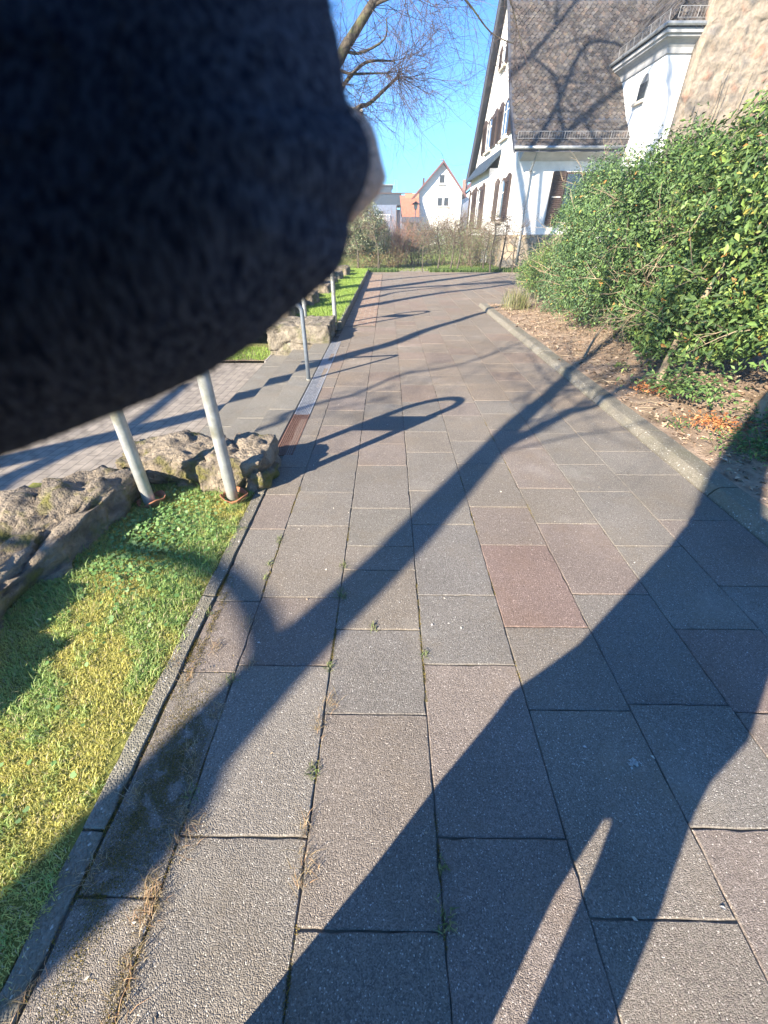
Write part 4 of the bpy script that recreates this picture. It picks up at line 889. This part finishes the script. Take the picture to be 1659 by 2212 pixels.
plant('sparse green plant right of the orange dry leaves',(3.45,3.35,.16),.22,350,.05,GREEN,h=.2)
plant('single small yellow green seedling on the bare litter',(2.95,5.4,.14),.05,26,.06,GYEL,h=.1)
plant('dark leafy clump between the laurel stems',(3.7,3.0,.2),.3,500,.05,DARK+GREEN,h=.3)
plant('tiny creeping weed on the kerb side of the bed',(2.68,3.6,.1),.08,90,.03,GREEN,h=.04)
P=np.c_[R.normal(3.0,.14,260),R.normal(10.6,.2,260),np.full(260,.08)]
V,F=blades(P,R.uniform(.25,.55,260),np.full(260,.006),.7); tag(raw('ornamental_grass',V,F,colrep(pal(260,[(.3,.28,.14),(.2,.24,.09),(.36,.33,.2)]),5),m_grass),'pale upright grass tuft at the far end of the right kerb','ornamental grass')
# leaf litter on the bed
n=20000; P=np.c_[R.uniform(2.5,6,n)-(R.random(n)<.06)*R.uniform(0,.3,n),R.uniform(-1.2,11.4,n),np.zeros(n)]; P[:,2]=[soilz(a,b)+.006 for a,b in P[:,:2]]
V,F=leaves(P,unit(R.normal(0,.45,(n,3))+np.array([0,0,1])),np.clip(R.lognormal(-3.7,.5,n),.008,.08),.5,.6)
o=raw('leaf_litter',V,F,colrep(pal(n,[(.36,.25,.17),(.24,.165,.11),(.48,.36,.26),(.13,.09,.06),(.38,.31,.23)]),4),m_litter); tag(o,'brown leaf litter and bark chips covering the soil bed','leaf litter',None,'stuff')
mb=MB()
for k in range(170):
    x=random.uniform(2.5,4.2); y=random.uniform(.8,10.5); a=random.uniform(0,6.3); l_=random.uniform(.06,.28); z=soilz(x,y)+.012
    mb.tube([(x,y,z),(x+math.cos(a)*l_*.5,y+math.sin(a)*l_*.5,z+random.uniform(0,.03)),(x+math.cos(a+.3)*l_,y+math.sin(a+.3)*l_,z)],random.uniform(.002,.006),4,col=(1,1,1))
tag(obj('fallen_twigs',mb,m_cut),'thin fallen twigs strewn over the soil bed','twigs',None,'stuff')
def heap(cx,cy,n,label):
    P=np.c_[R.normal(cx,.13,n),R.normal(cy,.12,n),np.full(n,.11)+R.uniform(0,.04,n)]; V,F=leaves(P,unit(R.normal(0,.7,(n,3))+np.array([0,0,.8])),R.uniform(.02,.05,n),.3,.4)
    tag(raw('dry_leaf_heap',V,F,colrep(pal(n,[(.45,.18,.06),(.33,.12,.05),(.5,.27,.12)]),4),m_litter),label,'dry leaves','rusty patches of dry leaves on the bed','stuff')
heap(2.95,3.55,420,'rusty orange patch of dry leaves nearer the camera, beside the kerb'); heap(2.9,4.55,300,'smaller rusty orange patch of dry leaves farther along the kerb')
# fallen branch
mb=MB(); limb(mb,[(2.75,6.0,.1),(2.95,6.3,.25),(3.2,6.55,.45),(3.6,6.8,.6)],.018,.01,6); twigs(mb,Vector((3.2,6.55,.45)),Vector((.3,-.4,.3)),.5,.008,1); tag(obj('dead_branch',mb,m_cut),'thin bare dead branch leaning from the bed into the hedge','branch')
mb=MB()
for k in range(7):
    x=random.uniform(3.2,3.6); y=random.uniform(5.6,6.8); twigs(mb,Vector((x+.3,y,random.uniform(.4,.9))),Vector((-.8,random.gauss(-.2,.5),random.gauss(0,.3))),.6,.009,2,.0)
tag(obj('bare_twigs',mb,m_cut),'tangle of pale leafless twigs poking from the hedge front','twigs')
for par,x,y in ((SH[0],3.5,3.75),(SH[1],3.2,4.9)):
    mb=MB(); limb(mb,[(x,y,.0),(x+.05,y+.05,.45),(x+.3,y+.1,1.3)],.045,.025,8,5,.008); obj('stem',mb,m_cut,par,smooth=True)
# ================================================================ GARDEN END
GY='young trained trees in a row at the path end'
xs=[(240,410),(375,455),(672,490),(770,475),(860,475),(905,470),(1085,485),(1130,490),(1190,485),(1280,490)]
names=['in front of the holly','left of the red stemmed shrub','just right of the garden path','second right of the garden path','with the fullest crown','close beside the fullest crowned one','before the bay plinth','with a curved trunk by the bay','before the house quoins','nearest the house downpipe']
kinds=['thin straight','stouter','stake thin','knobbly','bushy','slender','grey','bent','leaning','short']
for i,((cx_,cy_),nm,kd) in enumerate(zip(xs,names,kinds)):
    X,Y,_=G(*cropd(O3,S3,[(cx_,cy_)])[0]); Y=min(Y,22.4); X=X if Y<22.4 else AY(*cropd(O3,S3,[(cx_,cy_)])[0],22.4)[0]
    t=thing('young_tree',f'{kd} young trained tree {nm}','young tree',(X,Y,0),GY); h=random.uniform(1.5,2.1); mb=MB()
    tr,_=limb(mb,[(X,Y,-.1),(X+random.gauss(0,.06),Y,h*.4),(X+random.gauss(0,.08),Y,h*.75),(X+random.gauss(0,.08),Y,h)],.045 if i!=2 else .025,.014,6,4,.008); obj('trunk',mb,m_bark,t)
    mb=MB()
    for p in tr[6:]:
        for k in range(3): twigs(mb,p,Vector((random.choice([-1,1])*random.uniform(.5,1),random.gauss(0,.25),random.gauss(.25,.3))),random.uniform(.3,.6),.009,2,.3,.5)
    obj('crown',mb,m_twig,t)
    n=160; P=np.array([random.choice(tr[7:]) for _ in range(n)])+R.normal(0,.3,(n,3))*np.array([1,.5,.8]); V,F=leaves(P,R.normal(size=(n,3)),R.uniform(.02,.04,n),.6); raw('buds',V,F,colrep(pal(n,[(.16,.18,.1),(.2,.17,.12),(.1,.14,.07)]),4),m_leaf,t)
GS='shrubs in the garden behind the path end'
HOL=[(.3,.34,.2),(.14,.19,.09),(.45,.48,.32),(.08,.12,.05)]
shrub('rounded grey green holly bush beside the glove edge',[(-1.2,23.6,1.75,1.0,.9,1.0),(-1.9,23.6,1.3,.9,.9,.9),(-.65,23.8,1.25,.75,.7,.85)],22000,.08,HOL,.5,4,group=GS)
shrub('brown leaved beech shrub below the holly bush',[(-1.3,23.6,.55,1.1,.6,.5),(.0,23.9,.5,.9,.6,.45)],9000,.05,[(.26,.17,.09),(.2,.13,.07),(.3,.22,.13),(.16,.17,.08)],0,14,group=GS)
def twigshrub(label,x,y,h,w,n,m,leafn=0,cols=None):
    t=thing('twiggy_shrub',label,'shrub',(x,y,0),GS); mb=MB()
    for k in range(n): twigs(mb,Vector((x+random.gauss(0,w*.2),y+random.gauss(0,w*.2),0)),Vector((random.gauss(0,.45),random.gauss(0,.3),1)),h*random.uniform(.5,.8),.012,2,.2,.35,3)
    obj('stems',mb,m,t)
    if leafn:
        P=np.array((x,y,h*.5))+R.normal(0,1,(leafn,3))*np.array((w*.5,w*.35,h*.26)); V,F=leaves(P,R.normal(size=(leafn,3)),R.uniform(.03,.06,leafn),.6); raw('buds',V,F,colrep(pal(leafn,cols),4),m_leaf,t)
m_red=mat('red_twig',(.28,.13,.09),(.2,.1,.07),10,.8); OL=[(.17,.23,.09),(.24,.29,.14),(.1,.15,.06)]
twigshrub('red stemmed willow shrub left of the garden path',.3,25,1.7,1.2,34,m_red)
twigshrub('dark twiggy round shrub in the middle of the garden',1.4,26,1.6,1.4,40,m_twig,2500,OL)
twigshrub('olive grey bushy shrub right of the street lamp',3.0,27,2.0,1.8,40,m_twig,6000,OL)
twigshrub('tall olive bush before the white gabled house',4.3,25.8,2.1,1.8,44,m_twig,7000,OL)
twigshrub('loose grey shrub against the bay of the house',5.0,28.5,1.9,1.2,26,m_twig,2200,OL)
twigshrub('brown tangled shrub behind the red stemmed willow',.6,28,1.8,2.2,40,m_twig,800,[(.2,.14,.09),(.25,.18,.12)])
# far hedge band, individual bushes
for i,(x,nm) in enumerate(zip((-5,-1.5,2.,5.5,9.),('far left','below the terrace railing','at the lamp foot','below the double window','by the lean-to annex'))):
    shrub(f'far clipped teal green garden bush {nm}',[(x,52,.6,2.1,1.2,1.3)],5000,.12,[(.08,.14,.08),(.11,.17,.1),(.06,.1,.06)],0,0,group='far garden bushes',stems=1,name='garden_bush')
# lawn blades in garden
def stuffblades(name,x0,x1,y0,y1,n,L,wd,z,cols,label,f=None,lean=.7):
    P=np.c_[R.uniform(x0,x1,n),R.uniform(y0,y1,n),np.full(n,z)]
    if f is not None: P=f(P)
    n=len(P); V,F=blades(P,R.uniform(.5,1.2,n)*L,np.full(n,wd),lean)
    o=raw(name,V,F,colrep(pal(n,cols),5),m_grass); tag(o,label,'grass',None,'stuff'); return o
LG=[(.28,.42,.08),(.2,.32,.06),(.38,.5,.12)]
stuffblades('garden_grass',-3,9,22.3,40,36000,.07,.009,0,[(.2,.27,.07),(.15,.21,.05),(.27,.33,.1)],'short sunlit lawn grass of the garden behind the young trees')
stuffblades('raised_bed_grass',-2.6,-.9,8.5,21.8,60000,.06,.0035,.13,LG+[(.32,.45,.1)],'green grass of the far raised strip left of the path')
stuffblades('ground_cover',-1.,6.2,21.85,22.9,9000,.16,.012,0,[(.12,.2,.05),(.18,.26,.08),(.08,.14,.04)],'leafy ground cover at the feet of the young trees',lambda P:P[(P[:,0]<.4)|(P[:,0]>1.9)])
stuffblades('courtyard_weeds',-5,-2.0,7.25,8.2,9000,.05,.004,-.27,LG,'grass patch behind the courtyard pavers')
stuffblades('courtyard_weeds_near',-3.2,-2.35,1.0,2.2,2500,.05,.004,-.3,LG+DARK,'weeds between the boulder and courtyard pavers')
# near grass: mossy yellow and green patches
n=150000; P=np.c_[R.uniform(-1.85,-.915,n),R.uniform(-.9,2.62,n),np.zeros(n)]
edge=-.955+.02*np.sin(P[:,1]*7)+.015*np.sin(P[:,1]*23)
P=P[(P[:,0]<edge+np.abs(R.normal(0,.022,n))*np.where(R.random(n)<.25,1,-.4))]; n=len(P); P[:,2]=[lawnz(a,b) for a,b in P[:,:2]]
q=vnoise(P,3.2,5.)+.8*vnoise(P,11.,2.); yel=np.clip(.58+q*1.6+R.normal(0,.28,n)-np.clip((P[:,1]-1.5)*.5,-.4,.6),0,1)[:,None]
cy=np.array([.66,.62,.19])*(1-.0)+0*yel; cgx=np.array([.33,.47,.15]); c=(cgx*(1-yel)+cy*yel)*R.uniform(.65,1.35,(n,1)); dry=R.random(n)<.12; c[dry]=np.array([.6,.52,.3])
L=np.where(yel[:,0]>.5,R.uniform(.005,.021,n),R.uniform(.008,.036,n)); L*=np.where(R.random(n)<.03,1.8,1); V,F=blades(P,L,np.full(n,.0012)+.0006*(1-yel[:,0]),1.1)
tag(raw('near_grass',V,F,colrep(c,5),m_grass),'mossy yellow green grass strip between boulders and kerb at lower left','grass',None,'stuff')
n=500; P=np.c_[R.uniform(-1.8,-.98,n),R.uniform(1.4,2.6,n),np.full(n,.0)]; V,F=blades(P,R.uniform(.05,.11,n),np.full(n,.0022),.9)
tag(raw('tall_grass',V,F,colrep(pal(n,[(.13,.25,.06),(.2,.3,.1)]),5),m_grass),'longer green grass blades around the near hoop posts','grass',None,'stuff')
# clover leaves
n=1500; a=R.random(n)<.93
P=np.where(a[:,None],np.c_[R.normal(-1.42,.16,n),R.normal(2.0,.26,n),R.uniform(.02,.045,n)],np.c_[R.uniform(-1.75,-1.0,n),R.uniform(0,2.3,n),R.uniform(.015,.03,n)]); P=P[(P[:,0]<-.98)&(P[:,1]<2.55)]; n=len(P)
r=R.uniform(.006,.013,n); Nn=unit(R.normal(0,.3,(n,3))+np.array([0,-.1,1])); t1=unit(np.cross(Nn,R.normal(size=(n,3)))); t2=np.cross(Nn,t1)
ang=np.linspace(0,2*math.pi,9)[:-1]; V=np.stack([P+(t1*math.cos(q_)+t2*math.sin(q_))*r[:,None]*(1 if k_ else .55) for k_,q_ in enumerate(ang)],1).reshape(-1,3); F=np.arange(n*8).reshape(-1,8)
tag(raw('clover',V,F,colrep(pal(n,[(.14,.26,.08),(.2,.32,.12),(.1,.2,.06)]),8),m_leaf),'small round clover leaves in the near grass','clover',None,'stuff')
# joint weeds -----------------------------------------------------
def tufts(name,pts,n,L,cols,label,spread=.02,wd=.0009,lean=1.6,kind='stuff',cat='weeds'):
    A=[]
    for (x,y,s) in pts:
        k=int(n*s); A.append(np.c_[R.normal(x,spread*s,k),R.normal(y,spread*1.6*s,k),np.full(k,.001)])
    P=np.concatenate(A); m=len(P); V,F=blades(P,R.uniform(.4,1.2,m)*L,np.full(m,wd),lean); o=raw(name,V,F,colrep(pal(m,cols),5),m_grass); tag(o,label,cat,None,kind); return o
def gp(o,s,pts): return [G(*q)[:2] for q in cropd(o,s,pts)]
OB=(0,1700);SB=1.354
dry=gp(OB,SB,[(800,1310),(790,1370),(850,1385),(650,1690),(600,1930),(540,2110),(120,2060),(600,1200),(780,620),(830,690),(960,830),(850,1090),(840,1010),(1100,635),(1410,905),(1340,1530),(1460,800),(1350,1340),(650,1750),(680,1600),(1100,450),(940,560),(410,1520)])
tufts('dry_weeds',[(x,y,random.uniform(.5,1.)) for x,y in dry],60,.036,[(.42,.32,.18),(.5,.4,.26),(.34,.26,.13),(.48,.3,.16)],'dry straw coloured weed tufts in the slab joints')
grn=gp(OB,SB,[(1230,80),(1190,185),(1170,245),(845,1205),(1080,30),(1500,320),(1450,640),(1380,1100),(920,400),(1025,690)])+[(.165,.42),(.165,.30),(.17,1.15),(-.06,1.3),(-.24,1.73),(-.22,1.5)]
tufts('green_weeds',[(x,y,random.uniform(.4,.9)) for x,y in grn],40,.022,[(.16,.22,.07),(.24,.28,.12),(.3,.3,.14)],'small green weed tufts rooted in the slab joints',.014,.0018)
# moss in joints and on the narrow edge slabs
n=26000; js=[]
for (x,y0,y1,w_,k) in ((-.64,-.3,2.6,.006,2500),(-.24,.1,2.2,.004,1600),(.16,.1,1.6,.004,1400),(-.87,-.6,1.8,.012,5200),(.56,1.,3.,.003,700),(.96,2.2,4.2,.004,600)):
    yy=R.uniform(y0,y1,k*3); m_=np.array([mnoise.noise(Vector((x*9,v*3.5,1))) for v in yy])>.05; yy=yy[m_][:k]; js.append(np.c_[R.normal(x,w_,len(yy)),yy,np.full(len(yy),-.002)])
for (cx,cy,sx,sy,k) in ((-.885,.7,.008,.5,5000),(-.915,.3,.02,.35,1500),(-.93,1.1,.015,.5,1500),(-.75,.74,.05,.12,14000),(-.80,.40,.04,.10,8000),(-.70,.60,.03,.14,6000),(-.79,.56,.03,.1,5000),(-.83,1.3,.012,.2,1500),(-.66,.2,.012,.1,1500),(-.77,.12,.03,.05,900),(-.84,.95,.02,.12,1500),(-.8,.2,.02,.1,800)):
    js.append(np.c_[R.normal(cx,sx,k),R.normal(cy,sy,k),np.full(k,.0)])
P=np.concatenate(js); P=P[(P[:,0]>-.95)]; q=vnoise(P,22.,3.); P=P[q>R.normal(-.2,.16,len(P))]; n=len(P); V,F=blades(P,R.uniform(.002,.006,n),np.full(n,.0013),.8)
tag(raw('moss',V,F,colrep(pal(n,[(.12,.10,.022),(.2,.16,.03),(.08,.075,.02),(.28,.2,.045)]),5),m_litter),'brown green moss cushions on the narrow edge slabs and joints','moss',None,'stuff')
# small litter on slabs: pale specks, leaves
n=260; P=np.c_[R.uniform(-.8,2.2,n),R.uniform(.1,9,n)**1.0,np.full(n,.004)]; V,F=leaves(P,unit(R.normal(0,.3,(n,3))+np.array([0,0,1])),R.uniform(.006,.02,n),.5,.3)
tag(raw('path_debris',V,F,colrep(pal(n,[(.6,.55,.45),(.4,.32,.22),(.5,.48,.44)]),4),m_litter),'scattered pale crumbs and leaf bits on the slabs','debris',None,'stuff')
def spot(px,py,r,lab_):
    x,y,_=G(px,py); n=40; P=np.c_[R.normal(x,r*.6,n),R.normal(y,r*.6,n),np.full(n,.005)]; V,F=leaves(P,unit(R.normal(0,.15,(n,3))+np.array([0,0,1])),R.uniform(.006,.014,n),.8,.1)
    tag(raw('bird_dropping',V,F,colrep(pal(n,[(.42,.42,.38)]),4),m_litter),lab_,'bird dropping')
spot(1368,1650,.014,'pale splat dropping inside the photographer shadow')
print('verts',sum(len(o.data.vertices) for o in scene.objects if o.type=='MESH'))
# ================================================================ GLARE VEIL (added volume box standing in for lens glare)
hz=MB().box(-60,60,-30,130,-1.4,22); hm=bpy.data.materials.new('glare_veil_volume'); hm.use_nodes=True; hn=hm.node_tree.nodes; hl=hm.node_tree.links
hn.remove(hn['Principled BSDF']); pv=hn.new('ShaderNodeVolumePrincipled'); pv.inputs['Color'].default_value=(.86,.93,1,1); pv.inputs['Density'].default_value=.0015; pv.inputs['Anisotropy'].default_value=0
hl.new(pv.outputs[0],hn['Material Output'].inputs['Volume']); struct(obj('glare_veil',hz,hm),'stuff')
